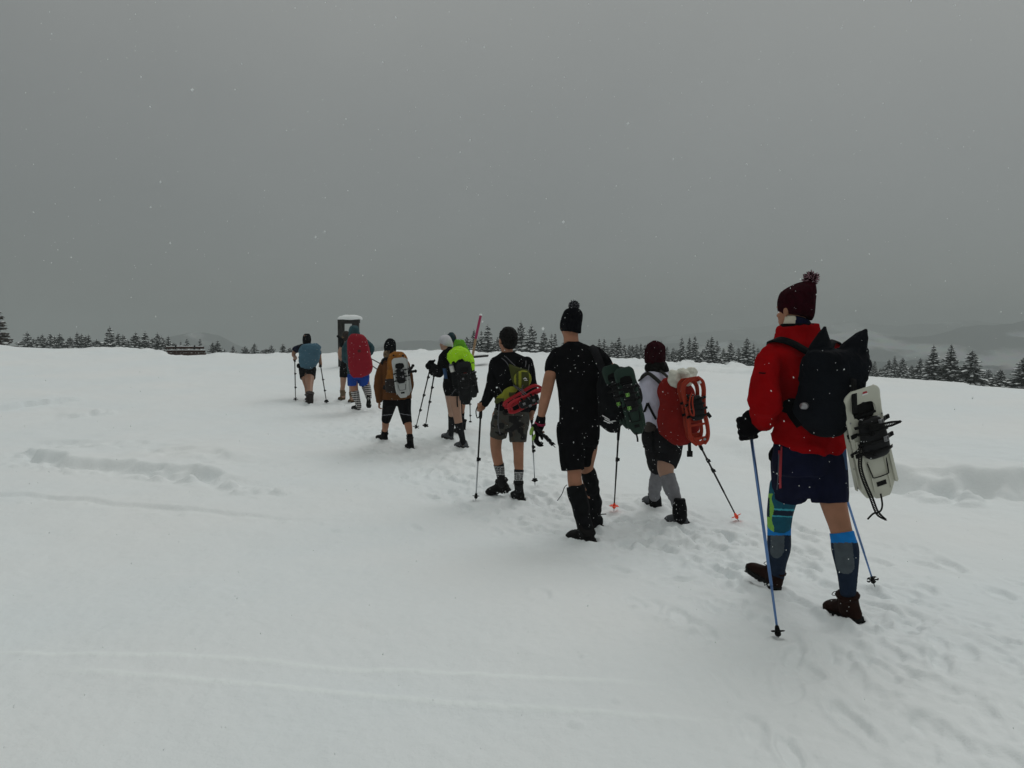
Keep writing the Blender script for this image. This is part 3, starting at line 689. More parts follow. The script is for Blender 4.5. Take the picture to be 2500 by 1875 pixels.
def boot(parent, H, T, A, rs, bm, solem, lace=None, w=1.0, voxel=0.007, top=None, cuffm=None, snow=False):
    """H heel on the sole, T toe on the sole, A ankle (shaft top), rs shaft radius"""
    H = V3(H); T = V3(T); A = V3(A); f = (T - H); L = f.length; f.normalize()
    up = (A - H); up = up - f * up.dot(f); up.normalize(); sd = f.cross(up)
    sh = Sh(); R = []
    for t, hh, ww in ((0.0, 0.060, 0.030), (0.08, 0.095, 0.036), (0.25, 0.105, 0.037), (0.42, 0.095, 0.038), (0.6, 0.074, 0.045), (0.78, 0.060, 0.049), (0.92, 0.050, 0.042), (1.0, 0.036, 0.026)):
        R.append((H + f * (L * t) + up * (0.018 + hh / 2), sd * ww * w, up * (hh / 2)))
    sh.rings(R, n=20, k=3, e=2.5, round0=0.012, round1=0.014)
    an = H + f * (L * 0.22) + up * 0.09
    sh.tube([an - up * 0.03, an + (A - an) * 0.45, A], [rs * 0.98, rs * 0.94, rs * 1.05], flat1=True, side=f, ratio=1.12)
    if rs < 0.2:
        sh.tube([A - (A - an).normalized() * 0.012, A], [rs * 1.13, rs * 1.15], flat0=True, flat1=True, side=f, ratio=1.12)
    sh.tube([an + f * 0.05 + up * 0.05, H + f * (L * 0.5) + up * 0.075], [0.022, 0.022], side=up, ratio=0.6)
    o = link('boot', sh.remesh(voxel, 5), bm, parent)
    s2 = Sh(); R = []
    for t, ww, lift in ((-0.02, 0.028, 0.002), (0.05, 0.038, 0), (0.25, 0.036, 0.0), (0.36, 0.034, 0.006), (0.44, 0.036, 0.004), (0.6, 0.046, 0), (0.78, 0.051, 0.0), (0.92, 0.044, 0.006), (1.03, 0.024, 0.016)):
        R.append((H + f * (L * t) + up * (0.013 + lift), sd * ww * w, up * 0.016))
    s2.rings(R, n=16, k=3, e=5)
    for q in range(9):
        t = 0.02 + q * 0.115
        if 0.3 < t < 0.42: continue
        for sg in (-1, 1): s2.box(H + f * (L * t) + sd * (sg * 0.024 * w) - up * 0.0025, sd * 0.012, f * 0.009, up * 0.0035)
    link('sole', s2.mesh(), solem, o)
    if lace:
        s3 = Sh()
        for q in range(5):
            c = H + f * (L * (0.52 - q * 0.055)) + up * (0.085 + q * 0.017)
            s3.tube([c - sd * 0.024 * w, c + up * 0.007 + f * 0.006, c + sd * 0.024 * w], [0.0024] * 3, n=6, k=2)
        c = an + (A - an) * 0.75 + f * rs * 1.15
        for sg in (-1, 1): s3.tube([c, c + sd * sg * 0.022 + up * 0.016 + f * 0.015, c + sd * sg * 0.040 + up * 0.002 + f * 0.02, c + sd * sg * 0.02 - up * 0.006 + f * 0.012, c], [0.0022] * 5, n=6, k=4)
        s3.tube([c, c + sd * 0.02 - up * 0.02 + f * 0.02, c + sd * 0.035 - up * 0.045 + f * 0.02], [0.0022] * 3, n=6)
        link('laces', s3.mesh(), lace, o)
    if snow:
        s4 = Sh(); rg = random.Random(int(abs(H.x) * 1000))
        for q in range(22):
            t = rg.uniform(-0.02, 1.0); sg = rg.choice((-1, 1)); r = rg.uniform(0.004, 0.010)
            s4.ell(H + f * (L * t) + sd * (sg * rg.uniform(0.034, 0.046) * w) + up * rg.uniform(-0.004, 0.02), (r, 0, 0), (0, r, 0), (0, 0, r * 0.7), 6, 4)
        link('clinging_snow', s4.mesh(), TSNOW, o)['kind'] = 'stuff'
    return o
def pompom(parent, c, r, m1, m2, seed=1, n=420):
    rg = random.Random(seed)
    for mi, m in enumerate((m1, m2)):
        sh = Sh(); 
        if mi == 0: sh.ball(c, r * 0.72)
        for i in range(n // 2):
            a = rg.uniform(0, 6.283); z = rg.uniform(-1, 1); q = math.sqrt(1 - z * z); d = Vector((q * math.cos(a), q * math.sin(a), z)); rr = r * rg.uniform(0.85, 1.12)
            s_ = d.orthogonal().normalized(); t_ = d.cross(s_); w = r * 0.085; p0 = V3(c) + d * r * 0.5; p1 = V3(c) + d * rr + Vector((rg.uniform(-1, 1), rg.uniform(-1, 1), rg.uniform(-1, 1))) * r * 0.15
            b = len(sh.v); sh.v.extend([tuple(p0 + s_ * w), tuple(p0 + t_ * w), tuple(p0 - s_ * w), tuple(p1 + s_ * w * 0.9), tuple(p1 + t_ * w * 0.9), tuple(p1 - s_ * w * 0.9)])
            sh.f.extend([(b, b + 1, b + 4, b + 3), (b + 1, b + 2, b + 5, b + 4), (b + 2, b, b + 3, b + 5), (b + 3, b + 4, b + 5)])
        o = link('pompom', sh.mesh(), m, parent); o['kind'] = 'stuff'
def beanie(parent, fig, rings, b, m, voxel, yaw=None, brim=None, knit=0.0015, name='hat', seed=0):
    """rings (xl, xr, y, tilt, dY) from the brim up"""
    sh = Sh(); R = [fig.R(xl, xr, y, b * (xr - xl) / (rings[1][1] - rings[1][0]), dY, tl, yaw) for xl, xr, y, tl, dY in rings]
    sh.rings(R, k=3, round1=0.006)
    me = sh.remesh(voxel, 3); wrinkle(me, 0.004, (14, 14, 8), seed)
    return link(name, me, m, parent)

# ------------------------------------------------------------------ materials of people and gear
SKIN = mat('skin', (0.30, 0.148, 0.084), 0.6, 0.16, 7, 0.15, 160, spec=0.25, col2=(0.34, 0.155, 0.095))
SKIN_PALE = mat('pale_skin', (0.37, 0.215, 0.15), 0.55, 0.10, 9, 0.1, 160, spec=0.35)
SKIN_DARK = mat('tanned_skin', (0.27, 0.14, 0.085), 0.5, 0.10, 9, 0.1, 160, spec=0.35)
HAIR = mat('black_hair', (0.005, 0.0045, 0.004), 0.7, 0.4, 40, 0.8, 90, spec=0.08)
BLACK = mat('black_cloth', (0.0035, 0.0035, 0.0045), 0.95, 0.3, 14, 0.35, 220, spec=0.04)
BLACK_NYLON = mat('black_nylon', (0.0035, 0.004, 0.005), 0.75, 0.3, 20, 0.25, 260, spec=0.06)
DARKGREY = mat('dark_grey_cloth', (0.012, 0.012, 0.014), 0.9, 0.25, 14, 0.35, 220, spec=0.06)
CHAR = mat('charcoal_nylon', (0.0048, 0.0060, 0.0085), 0.8, 0.3, 9, 0.5, 120, spec=0.04)
RUBBER = mat('black_rubber', (0.004, 0.004, 0.004), 0.55, 0.3, 30, 0.15, 120, spec=0.10)
PLASTIC = mat('black_plastic', (0.0045, 0.0045, 0.0055), 0.45, 0.3, 30, 0.05, 120, spec=0.15)
RED_FLEECE = mat('red_fleece', (0.30, 0.0028, 0.0045), 0.97, 0.14, 9, 0.7, 260, spec=0.02)
MAROON = mat('maroon_knit', (0.024, 0.002, 0.005), 0.95, 0.3, 40, 1.0, 200, spec=0.03)
MAROON_L = mat('maroon_pale_yarn', (0.30, 0.17, 0.20), 0.95, 0.3, 60, spec=0.08)
GREY_YARN = mat('grey_yarn', (0.16, 0.16, 0.18), 0.95, 0.3, 60, spec=0.08)
BLACK_KNIT = mat('black_knit', (0.004, 0.0045, 0.0065), 0.95, 0.3, 40, 1.0, 200, spec=0.03)
NAVY = mat('navy_shorts', (0.006, 0.0075, 0.024), 0.85, 0.25, 10, 0.4, 240, spec=0.06)
NAVY_SOCK = mat('navy_sock', (0.012, 0.022, 0.043), 0.9, 0.15, 30, 0.5, 300, spec=0.1)
BLUE_SOCK = mat('blue_sock_cuff', (0.010, 0.19, 0.55), 0.88, 0.1, 30, 0.5, 300, spec=0.1)
GREY_SOCK = mat('grey_sock_panel', (0.075, 0.092, 0.105), 0.9, 0.12, 30, 0.5, 300, spec=0.1)
TEAL_BRACE = mat('teal_knee_brace', (0.010, 0.085, 0.13), 0.9, 0.12, 30, 0.5, 300, spec=0.1)
TEAL_LINE = mat('light_teal_line', (0.05, 0.32, 0.40), 0.9, 0.1, 30, spec=0.1)
LIME = mat('lime_brace_edge', (0.19, 0.42, 0.06), 0.8, 0.1, 30, 0.3, 200, spec=0.2)
BROWN_BOOT = mat('brown_leather', (0.015, 0.005, 0.003), 0.8, 0.3, 22, 0.3, 160, spec=0.08)
BLACK_BOOT = mat('black_leather', (0.006, 0.0055, 0.0055), 0.75, 0.3, 22, 0.3, 160, spec=0.10)
GREY_BOOT = mat('grey_suede', (0.075, 0.080, 0.088), 0.85, 0.3, 22, 0.4, 160, spec=0.15)
TAN_BOOT = mat('tan_leather', (0.10, 0.065, 0.030), 0.8, 0.3, 22, 0.3, 160, spec=0.2)
LACE = mat('lace_cord', (0.05, 0.05, 0.05), 0.9)
CREAM = mat('cream_fleece', (0.62, 0.57, 0.46), 0.97, 0.08, 22, 0.8, 160, spec=0.05)
SHOE_WHITE = mat('off_white_plastic', (0.50, 0.50, 0.42), 0.42, 0.05, 6, 0.05, 60, spec=0.4)
SHOE_GREY = mat('light_grey_plastic', (0.42, 0.43, 0.42), 0.42, 0.05, 6, 0.05, 60, spec=0.4)
SHOE_ORANGE = mat('orange_plastic', (0.30, 0.026, 0.008), 0.45, 0.08, 6, 0.05, 60, spec=0.2)
SHOE_RED = mat('red_plastic', (0.36, 0.004, 0.012), 0.38, 0.08, 6, 0.05, 60, spec=0.3)
SHOE_GREEN = mat('dark_green_plastic', (0.016, 0.036, 0.026), 0.5, 0.1, 6, 0.05, 60, spec=0.15)
SHOE_BLACK = mat('matt_black_plastic', (0.005, 0.0055, 0.0065), 0.5, 0.1, 6, 0.05, 60, spec=0.15)
METAL = mat('worn_steel', (0.28, 0.28, 0.29), 0.35, 0.15, 30, 0.1, 80, metal=0.85)
POLE_BLUE = mat('blue_anodised_aluminium', (0.10, 0.20, 0.42), 0.28, 0.10, 8, 0.0, metal=0.55, spec=0.6)
POLE_SILVER = mat('silver_aluminium', (0.42, 0.44, 0.46), 0.3, 0.1, 8, metal=0.6, spec=0.6)
POLE_BLACK = mat('black_carbon_shaft', (0.006, 0.006, 0.007), 0.4, 0.2, 20, spec=0.2)
ORANGE_NEON = mat('neon_orange_plastic', (0.95, 0.075, 0.018), 0.4, 0.05, 10, spec=0.4)
WHITE_P = mat('white_print', (0.7, 0.7, 0.7), 0.6, 0.05, 10)
RED_P = mat('red_print', (0.35, 0.03, 0.04), 0.6, 0.05, 10)
CORD = mat('grey_cord', (0.10, 0.10, 0.11), 0.9, 0.2, 60)

# ------------------------------------------------------------------ snowshoes
def frame_matrix(top, bot, out):
    """local Z from tail to toe, local -Y outwards"""
    top, bot, out = V3(top), V3(bot), V3(out); z = (top - bot); L = z.length; z.normalize(); o = out - z * out.dot(z); o.normalize(); y = -o; x = y.cross(z)
    M = Matrix((x, y, z)).transposed().to_4x4(); M.translation = bot; return M, L
MSR = [(0.00, .040, 0, 0), (.02, .050, 0, 0), (.09, .074, 0, 0), (.18, .096, 0, 0), (.40, .100, 0, 0), (.62, .100, 0, 0), (.74, .101, .050, 0), (.765, .102, .062, 0), (.82, .104, .060, -.003), (.855, .104, .045, -.006), (.87, .104, 0, -.008), (.93, .100, 0, -.022), (.97, .085, 0, -.034), (1.0, .060, 0, -.045)]
TSL = [(0.00, .02, 0, 0), (.02, .055, 0, 0), (.06, .078, 0, 0), (.085, .086, .03, 0), (.16, .098, .062, 0), (.30, .100, .062, 0), (.45, .092, .050, 0), (.60, .096, .052, 0), (.78, .112, .072, -.004), (.88, .108, .060, -.012), (.92, .098, .03, -.018), (.94, .088, 0, -.022), (.98, .06, 0, -.035), (1.0, .03, 0, -.045)]
def snowshoe(label, top, bot, out, deckm, kind='msr', width=1.0, group='snowshoes strapped to the packs', bindm=PLASTIC, straps=(), detail=2, shoe_name='snowshoe', accent=None, bind=True, accent_on=(0, 1, 2, 3), bw=1.0):
    M, L = frame_matrix(top, bot, out)
    root = empty(shoe_name, tuple(M.translation), label, 'snowshoe', group)
    prof = MSR if kind == 'msr' else TSL
    sh = Sh(); th = 0.006
    A = _catmull(np.array(prof), 3); A[:, 2] = np.maximum(A[:, 2], 0); W = width * (L / 0.62) ** 0.3
    v = sh.v; rows = []
    for z, wo, wi, y in A:
        wo *= W; wi = wi * W if wi > 0.004 else 0.0
        b = len(v); cu = 0.010
        xs = (-wo, -wo + 0.012, -wi, wi, wo - 0.012, wo)
        for x in xs: v.append((x, y + (0.010 if abs(x) == wo else 0), z * L))
        for x in xs: v.append((x, y + th + (0.010 if abs(x) == wo else 0), z * L))
        rows.append((b, wi))
    for k in range(len(rows) - 1):
        a, wa = rows[k]; b, wb = rows[k + 1]
        for j in range(5):
            if j == 2 and (wa > 0 or wb > 0): continue
            sh.f.append((a + j, a + j + 1, b + j + 1, b + j)); sh.f.append((a + 6 + j, b + 6 + j, b + 7 + j, a + 7 + j))
            if j == 2: continue
        for j, jj in ((0, 6), (5, 11)): sh.f.append((a + j, b + j, b + jj, a + jj))
        if wa > 0 or wb > 0:
            for j in (2, 3): sh.f.append((a + j, b + j, b + j + 6, a + j + 6))
    n0 = len(rows) - 1
    for e in (0, n0):
        a = rows[e][0]; sh.f.append(tuple(a + i for i in (0, 1, 2, 3, 4, 5, 11, 10, 9, 8, 7, 6)))
    if kind == 'tsl':      # raised tubular frame
        for sg in (-1, 1):
            pts = [(sg * (wo - 0.014) * W, y - 0.004, z * L) for z, wo, wi, y in prof[1:-1]]
            sh.tube(pts, [0.013] * len(pts), n=8, k=3, side=(0, 1, 0), ratio=0.7)
        sh.box((0, 0.002, 0.10 * L), (0.05, 0, 0), (0, 0.005, 0), (0, 0, 0.02 * L)); sh.box((0, 0.002, 0.50 * L), (0.06, 0, 0), (0, 0.005, 0), (0, 0, 0.018 * L)); sh.box((0, 0.002, 0.30 * L), (0.062, 0, 0), (0, 0.004, 0), (0, 0, 0.015 * L))
    else:                  # moulded ribs and side rails
        for sg in (-1, 1):
            sh.box((sg * 0.078 * W, -0.006, 0.33 * L), (0.008, 0, 0), (0, 0.007, 0), (0, 0, 0.22 * L)); sh.box((sg * 0.046 * W, -0.003, 0.20 * L), (0.004, 0, 0), (0, 0.004, 0), (0, 0, 0.14 * L))
            sh.box((sg * 0.089 * W, 0.018, 0.45 * L), (0.0025, 0, 0), (0, 0.014, 0), (0, 0, 0.36 * L))
    def put(name, s_, m, par, smooth=True):
        me = s_.mesh(); me.transform(M.to_3x3().to_4x4()); me.materials.append(m)
        if smooth: me.shade_smooth()
        o = bpy.data.objects.new(name, me); COL.objects.link(o); o.parent = par; return o
    deck = put('deck', sh, deckm, root, smooth=False)
    if kind == 'msr':
        s2 = Sh()
        for sg in (-1, 1): s2.box((sg * 0.034 * W, -0.0015, 0.915 * L), (0.021, 0, 0), (0, 0.0025, 0.0006), (0, 0, 0.007)) if kind == 'msr' else None
        put('slot', s2, RUBBER, deck, False)
        s2 = Sh(); s2.box((0.0, -0.0012, 0.125 * L), (0.026 * W, 0, 0), (0, 0.002, 0), (0, 0, 0.012)); put('tail_slot', s2, RUBBER, deck, False)
        s2 = Sh(); s2.box((0.0, 0.022, 0.79 * L), (0.066 * W, 0, 0), (0, 0.004, 0), (0, 0, 0.075 * L)); s2.box((0.0, 0.004, 0.755 * L), (0.06 * W, 0, 0), (0, 0.006, 0), (0, 0, 0.006)); put('crampon_plate', s2, RUBBER, deck, False)
        s2 = Sh(); s2.tube([(-0.052 * W, -0.006, 0.33 * L), (-0.045 * W, -0.012, 0.22 * L), (-0.035 * W, -0.012, 0.195 * L), (0.035 * W, -0.012, 0.195 * L), (0.045 * W, -0.012, 0.22 * L), (0.052 * W, -0.006, 0.33 * L)], [0.0032] * 6, n=6, k=2); put('heel_riser', s2, RUBBER, deck)
        s2 = Sh(); 
        for sg in (-1, 1):
            for z in (0.12, 0.3, 0.6, 0.72): s2.ell((sg * 0.088 * W, -0.003, z * L), (0.005, 0, 0), (0, 0.004, 0), (0, 0, 0.005), 8, 5)
        put('rivets', s2, METAL, deck)['kind'] = 'stuff'
    if bind:
        s3 = Sh(); zc = 0.56 * L; W0 = W; W = W * bw
        s3.rings([((0, -0.020, zc - 0.115), (0.030 * W, 0, 0), (0, 0.018, 0)), ((0, -0.026, zc - 0.10), (0.052 * W, 0, 0), (0, 0.024, 0)), ((0, -0.03, zc - 0.04), (0.060 * W, 0, 0), (0, 0.028, 0)), ((0, -0.03, zc + 0.03), (0.056 * W, 0, 0), (0, 0.026, 0)), ((0, -0.026, zc + 0.085), (0.050 * W, 0, 0), (0, 0.020, 0)), ((0, -0.018, zc + 0.10), (0.040 * W, 0, 0), (0, 0.012, 0))], n=16, k=2, e=3.5)
        bo = put('binding', s3, bindm, root)
        for i, (z, t) in enumerate(((0.075, 0.1), (0.03, -0.12), (-0.02, 0.10), (-0.075, -0.06))):
            s4 = Sh(); s4.ribbon([(-0.072 * W, -0.022, zc + z - t * 0.06), (-0.05 * W, -0.052, zc + z), (0, -0.062, zc + z), (0.05 * W, -0.052, zc + z), (0.075 * W, -0.026, zc + z + t * 0.06)], 0.016, 0.003, (0, -1, 0), 3)
            put('strap', s4, RUBBER, bo)
            s5 = Sh(); x = (0.03, -0.02, 0.035, -0.035)[i] * W
            s5.tube([(x - 0.012, -0.066, zc + z - 0.012), (x + 0.012, -0.066, zc + z - 0.012), (x + 0.012, -0.066, zc + z + 0.012), (x - 0.012, -0.066, zc + z + 0.012), (x - 0.012, -0.066, zc + z - 0.012)], [0.0026] * 5, n=6, k=1)
            s5.box((x, -0.064, zc + z), (0.006, 0, 0), (0, 0.003, 0), (0, 0, 0.009)); put('buckle', s5, (accent or METAL) if i in accent_on else RUBBER, bo)
            s6 = Sh(); sg = 1 if i % 2 == 0 else -1
            s6.box((sg * 0.082 * W, -0.020, zc + z), (0.014, 0, 0.003), (0, 0.006, 0), (0.0, 0, 0.010)); put('strap_keeper', s6, RUBBER, bo)
    return root, M, L
def px_local(M, pts, fig):
    Mi = M.inverted(); return [tuple(Mi @ fig.P(*p)) for p in pts]
def strap_free(root, M, pts, w=0.015, holes=True):
    """loose ladder strap: two rails with rungs, so the holes are real"""
    sh = Sh(); P = _catmull(np.array(pts, float), 5)
    T = np.gradient(P, axis=0); n = np.array([0, -1.0, 0]); S = np.cross(T, n); S /= np.linalg.norm(S, axis=1)[:, None]
    taper = np.clip((len(P) - 1 - np.arange(len(P))) / 4, 0.25, 1)
    if holes:
        for sg in (-1, 1): sh.ribbon([tuple(p + s_ * sg * w * 0.36 * t) for p, s_, t in zip(P, S, taper)], w * 0.40, 0.003, (0, -1, 0), 1)
        d = np.concatenate([[0], np.cumsum(np.linalg.norm(P[1:] - P[:-1], axis=1))]); m = int(d[-1] / 0.009)
        for i in range(m + 1):
            q = i / m * d[-1]; k = min(np.searchsorted(d, q), len(P) - 1); p = np.array([np.interp(q, d, P[:, j]) for j in range(3)])
            tt = T[k] / np.linalg.norm(T[k]); ln = 0.0022 if i < m - 2 else 0.006
            sh.box(p, S[k] * w * 0.40 * taper[k], (0, 0.0014, 0), tt * ln)
    else: sh.ribbon([tuple(p) for p in P], w, 0.002, (0, -1, 0), 1)
    me = sh.mesh(); me.transform(M.to_3x3().to_4x4()); me.materials.append(RUBBER)
    o = bpy.data.objects.new('loose_strap', me); COL.objects.link(o); o.parent = root; return o

# ------------------------------------------------------------------ walking poles
def pole(label, top, tip, shaftm=POLE_BLACK, gripm=RUBBER, basketm=RUBBER, r=0.0075, grip=0.13, basket=0.045, locks=(0.45, 0.72), lower=None, strap=True, basket_at=0.05, group='walking poles', grip_ext=0.0, star=False, split=0.66):
    top = V3(top); tip = V3(tip); ax = top - tip; L = ax.length; ax.normalize()
    root = empty('walking_pole', tuple(tip), label, 'walking pole', group)
    def put(n, s, m, p=root): return link(n, s.mesh(), m, p)
    s = Sh(); s.tube([tip + ax * 0.03, tip + ax * (L * (1 - split))], [r * 0.72, r * 0.85], n=10, flat0=True, flat1=True); put('lower_shaft', s, lower or shaftm)
    s = Sh(); s.tube([tip + ax * (L * (1 - split)), tip + ax * (L - grip)], [r, r * 1.08], n=10, flat0=True, flat1=True); put('upper_shaft', s, shaftm)
    s = Sh(); s.tube([tip, tip + ax * 0.035], [r * 0.3, r * 0.62], n=8, flat0=True, flat1=True); put('tip', s, METAL)
    s = Sh(); g0 = tip + ax * (L - grip - grip_ext)
    pts = [g0] + [tip + ax * (L - grip + grip * t) for t in (0.05, 0.3, 0.5, 0.7, 0.9, 1.0)]
    s.tube(pts, [r * 1.5, r * 1.9, r * 2.0, r * 1.75, r * 2.0, r * 1.8, r * 2.5], n=12, k=2); put('grip', s, gripm)
    for q in locks:
        c = tip + ax * (L * q); s = Sh(); s.tube([c - ax * 0.02, c + ax * 0.02], [r * 1.65, r * 1.65], n=10, flat0=True, flat1=True); sd = ax.orthogonal().normalized(); s.box(c + Vector((1, 0, 0)) * r * 2.1, Vector((r * 0.9, 0, 0)), Vector((0, r * 0.9, 0)), ax * 0.014); put('clamp', s, PLASTIC)
    c = tip + ax * basket_at; u = ax.orthogonal().normalized(); w = ax.cross(u); s = Sh(); n = 20; k = 5
    if basket > 0:
        for a in range(k):   # petals
            t = 6.2832 * a / k; d = u * math.cos(t) + w * math.sin(t); e = ax.cross(d)
            s.ell(c + d * basket * 0.62 - ax * 0.002, tuple(d * basket * 0.42), tuple(e * basket * (0.42 if not star else 0.2)), tuple(ax * 0.004), 10, 5)
            if star: s.tube([c + d * basket * 0.9 - e * 0.01, c + d * basket * 0.98, c + d * basket * 0.9 + e * 0.01], [0.004] * 3, n=5, k=1)
        s.tube([c - ax * 0.014, c + ax * 0.018], [r * 2.0, r * 1.3], n=10); put('basket', s, basketm)
    if strap:
        s = Sh(); t = tip + ax * (L - 0.015); dn = Vector((0, 0, -1)); sd = Vector((-0.9, -0.45, 0))
        s.ribbon([t, t + sd * 0.035 + dn * 0.01, t + sd * 0.06 + dn * 0.07, t + sd * 0.045 + dn * 0.14, t + sd * 0.015 + dn * 0.11, t + sd * 0.004 + dn * 0.02], 0.011, 0.002, (0.2, -1, 0), 4); put('wrist_strap', s, BLACK_NYLON)
    return root, ax

# ================================================================== hiker in the red jacket (nearest)
def person(fig, foot, label):
    root = empty('person', tuple(foot), label, 'person', 'hikers walking in single file'); fig.root = root; return root
def finish_body(fig, m, voxel=None, smooth=4): return link('body', fig.body.remesh(voxel or fig.vx, smooth), m, fig.root)

def hiker_red():
    g = Fig(4.32, 26, 0.007)
    HR = gpt(2098, 1521); HL = gpt(1897, 1442)
    root = person(g, (HR + HL) / 2, 'person in red fleece jacket, maroon bobble hat, navy shorts and a black pack')
    TR_ = toe_point(HR, 2023, 1489, 0.27); TL_ = toe_point(HL, 1826, 1392, 0.27)
    YR = HR.y + 0.05; YL = HL.y + 0.05
    J = [g.R(1892, 2050, 1085, .13), g.R(1900, 2050, 1030, .125), g.R(1903, 2048, 985, .12), g.R(1896, 2056, 930, .125), g.R(1888, 2062, 880, .12), g.R(1892, 2048, 848, .10), g.R(1912, 2012, 830, .075), g.R(1918, 1992, 812, .055), g.R(1920, 1986, 796, .05)]
    B = g.body; B.rings(scaled(J, 0.86)); 
    B.tube([g.P(1955, 820), g.P(1948, 790, .02), g.P(1942, 760, .03)], [0.06, 0.056, 0.055])
    hp = add_head(B, g.P(1938, 760, 0.02), 34, 0, .98)
    B.rings([g.R(1905, 2040, 1140, .10), g.R(1900, 2046, 1105, .11), g.R(1905, 2042, 1070, .10)], round0=.02)
    LEG = []
    for pts, Yb in (([(1928, 1120, 36), (1916, 1190, 35), (1905, 1245, 30), (1903, 1268, 28), (1902, 1295, 26), (1902, 1335, 26), (1899, 1372, 19), (1896, 1410, 16)], YL), ([(2010, 1120, 40), (2026, 1190, 37), (2038, 1240, 32), (2051, 1285, 28), (2057, 1310, 28), (2064, 1345, 31), (2069, 1400, 23), (2070, 1445, 18)], YR)):
        p, r = g.limb(pts, g.Y0, Yb); B.tube(p, [q * .955 for q in r]); LEG.append((p, r))
    armL = [(1894, 872, 16, -.03), (1872, 920, 22, -.13), (1873, 980, 20, -.16), (1862, 1010, 18, -.05), (1848, 1032, 14, .03)]
    armR = [(2038, 872, 18, .07), (2056, 930, 22, .2), (2058, 985, 20, .3), (2040, 1020, 17, .38), (2022, 1050, 14, .42)]
    for a in (armL, armR): B.tube(*g.limb(a))
    grip_hand(B, g.P(1846, 1034, .04), g.P(1832, 1046, .05), g.P(1831, 1040) - g.P(1837, 1080, -.02), 0.9)
    grip_hand(B, g.P(2022, 1052, .42), g.P(2014, 1060, .45), (0, 0, 1), 0.9)
    finish_body(g, SKIN)
    # jacket
    s = Sh()
    JJ = [g.R(1893, 2056, 1101, .155, tilt=6), g.R(1886, 2060, 1078, .155, tilt=4), g.R(1891, 2060, 1055, .15), g.R(1899, 2057, 1010, .14), g.R(1901, 2054, 970, .135), g.R(1893, 2062, 915, .14), g.R(1880, 2070, 872, .135), g.R(1884, 2056, 848, .115), g.R(1893, 2022, 828, .098), g.R(1895, 2004, 812, .090), g.R(1899, 2000, 799, .086), g.R(1908, 1999, 792, .080, tilt=-3)]
    s.rings(JJ, e=2.2)
    s.tube(*g.limb([(1892, 866, 28, -.05), (1876, 885, 33, -.10), (1869, 925, 33, -.14), (1869, 958, 35, -.17), (1869, 978, 34, -.17), (1869, 1000, 29, -.10), (1867, 1024, 26, -.03), (1862, 1042, 20, .01)]), flat1=True)
    s.tube(*g.limb([(2040, 866, 28, .05), (2054, 885, 30, .10), (2058, 940, 29, .2), (2056, 990, 28, .3), (2040, 1020, 22, .36), (2028, 1042, 19, .40)]), flat1=True)
    me = s.remesh(0.0075, 6)
    def amp(co):
        px, py = project(co); return np.where(px < 1915, 1.35, 1.0) * np.where(py < 815, 0.4, 1.0) * (0.7 + 1.3 * np.exp(-((py - 1000) / 40) ** 2) * (px < 1925) + 0.6 * (py > 1060))
    wrinkle(me, 0.017, (5, 5, 5), 3.0, fn=amp); wrinkle(me, 0.005, (14, 14, 12), 7.0)
    jk = link('jacket', me, RED_FLEECE, root)
    s = Sh(); s.rings([(c, a, b) for c, a, b in scaled([g.R(1902, 1998, 803, .084), g.R(1905, 1996, 793, .080), g.R(1910, 1990, 790, .072)], 1.02)]); link('collar_trim', s.remesh(.006, 2), BLACK, jk)
    s = Sh(); c = g.P(1860, 911, -.12); s.ribbon([g.P(1853, 910, -.20), g.P(1862, 911, -.222), g.P(1869, 911, -.225)], 0.008, 0.004, (0.1, -1, 0)); link('sleeve_label', s.mesh(), BLACK, jk)
    # buff
    s = Sh(); s.rings([g.R(1910, 1985, 802, .070), g.R(1911, 1982, 794, .070), g.R(1914, 1980, 784, .068, .0, tilt=6), g.R(1916, 1976, 777, .062, .0, tilt=8)]); me = s.remesh(.006, 3); wrinkle(me, .003, (9, 9, 30), 2)
    paint(me, lambda x, y, c, n: (x > 1942).astype(int)); link('neck_gaiter', me, [CREAM, NAVY], root)
    # hat
    h = beanie(root, g, [(1903, 1985, 775, 13, .01), (1898, 1989, 760, 12, .01), (1897, 1991, 738, 8, .01), (1903, 1993, 718, 4, .01), (1918, 1993, 704, 0, .01), (1938, 1991, 694, 0, .01), (1955, 1988, 688, 0, .01)], .108, MAROON, .006, 30)
    s = Sh()
    for py, xl, xr, tl in ((764, 1898.5, 1987, 17),):
        pass
    pompom(h, g.P(1979, 681, .02), 0.042, MAROON, MAROON_L, 3)
    # shorts
    s = Sh(); s.rings([g.R(1886, 2064, 1150, .13), g.R(1883, 2067, 1115, .14), g.R(1888, 2060, 1080, .135)], round0=.02)
    s.tube(*g.limb([(1929, 1120, 47), (1930, 1160, 46), (1930, 1190, 45), (1930, 1208, 44)], g.Y0, g.Y0 + .10), flat1=True)
    s.tube(*g.limb([(2014, 1120, 51), (2018, 1160, 50), (2024, 1200, 46), (2026, 1226, 44)], g.Y0, g.Y0 - .04), flat1=True)
    s.tube(*g.limb([(1965, 1130, 44), (1968, 1180, 40), (1972, 1212, 26)], g.Y0, g.Y0), flat1=True)
    me = s.remesh(.0075, 5); wrinkle(me, .005, (7, 7, 2.2), 11)
    sh = link('shorts', me, NAVY, root)
    s = Sh(); s.tube([g.P(1902, 1108, -.14), g.P(1900, 1150, -.16), g.P(1897, 1195, -.145)], [.003] * 3, n=6); link('side_piping', s.mesh(), GREY_SOCK, sh)
    s = Sh(); s.ribbon([g.P(1908, 1090, -.13), g.P(1907, 1130, -.15), g.P(1906, 1165, -.155)], .008, .003, (0.2, -1, 0)); s.ribbon([g.P(1903, 1100, -.13), g.P(1904, 1150, -.16), g.P(1905, 1192, -.15)], .013, .003, (0.2, -1, 0)); link('drawstring', s.mesh(), RED_P, sh)
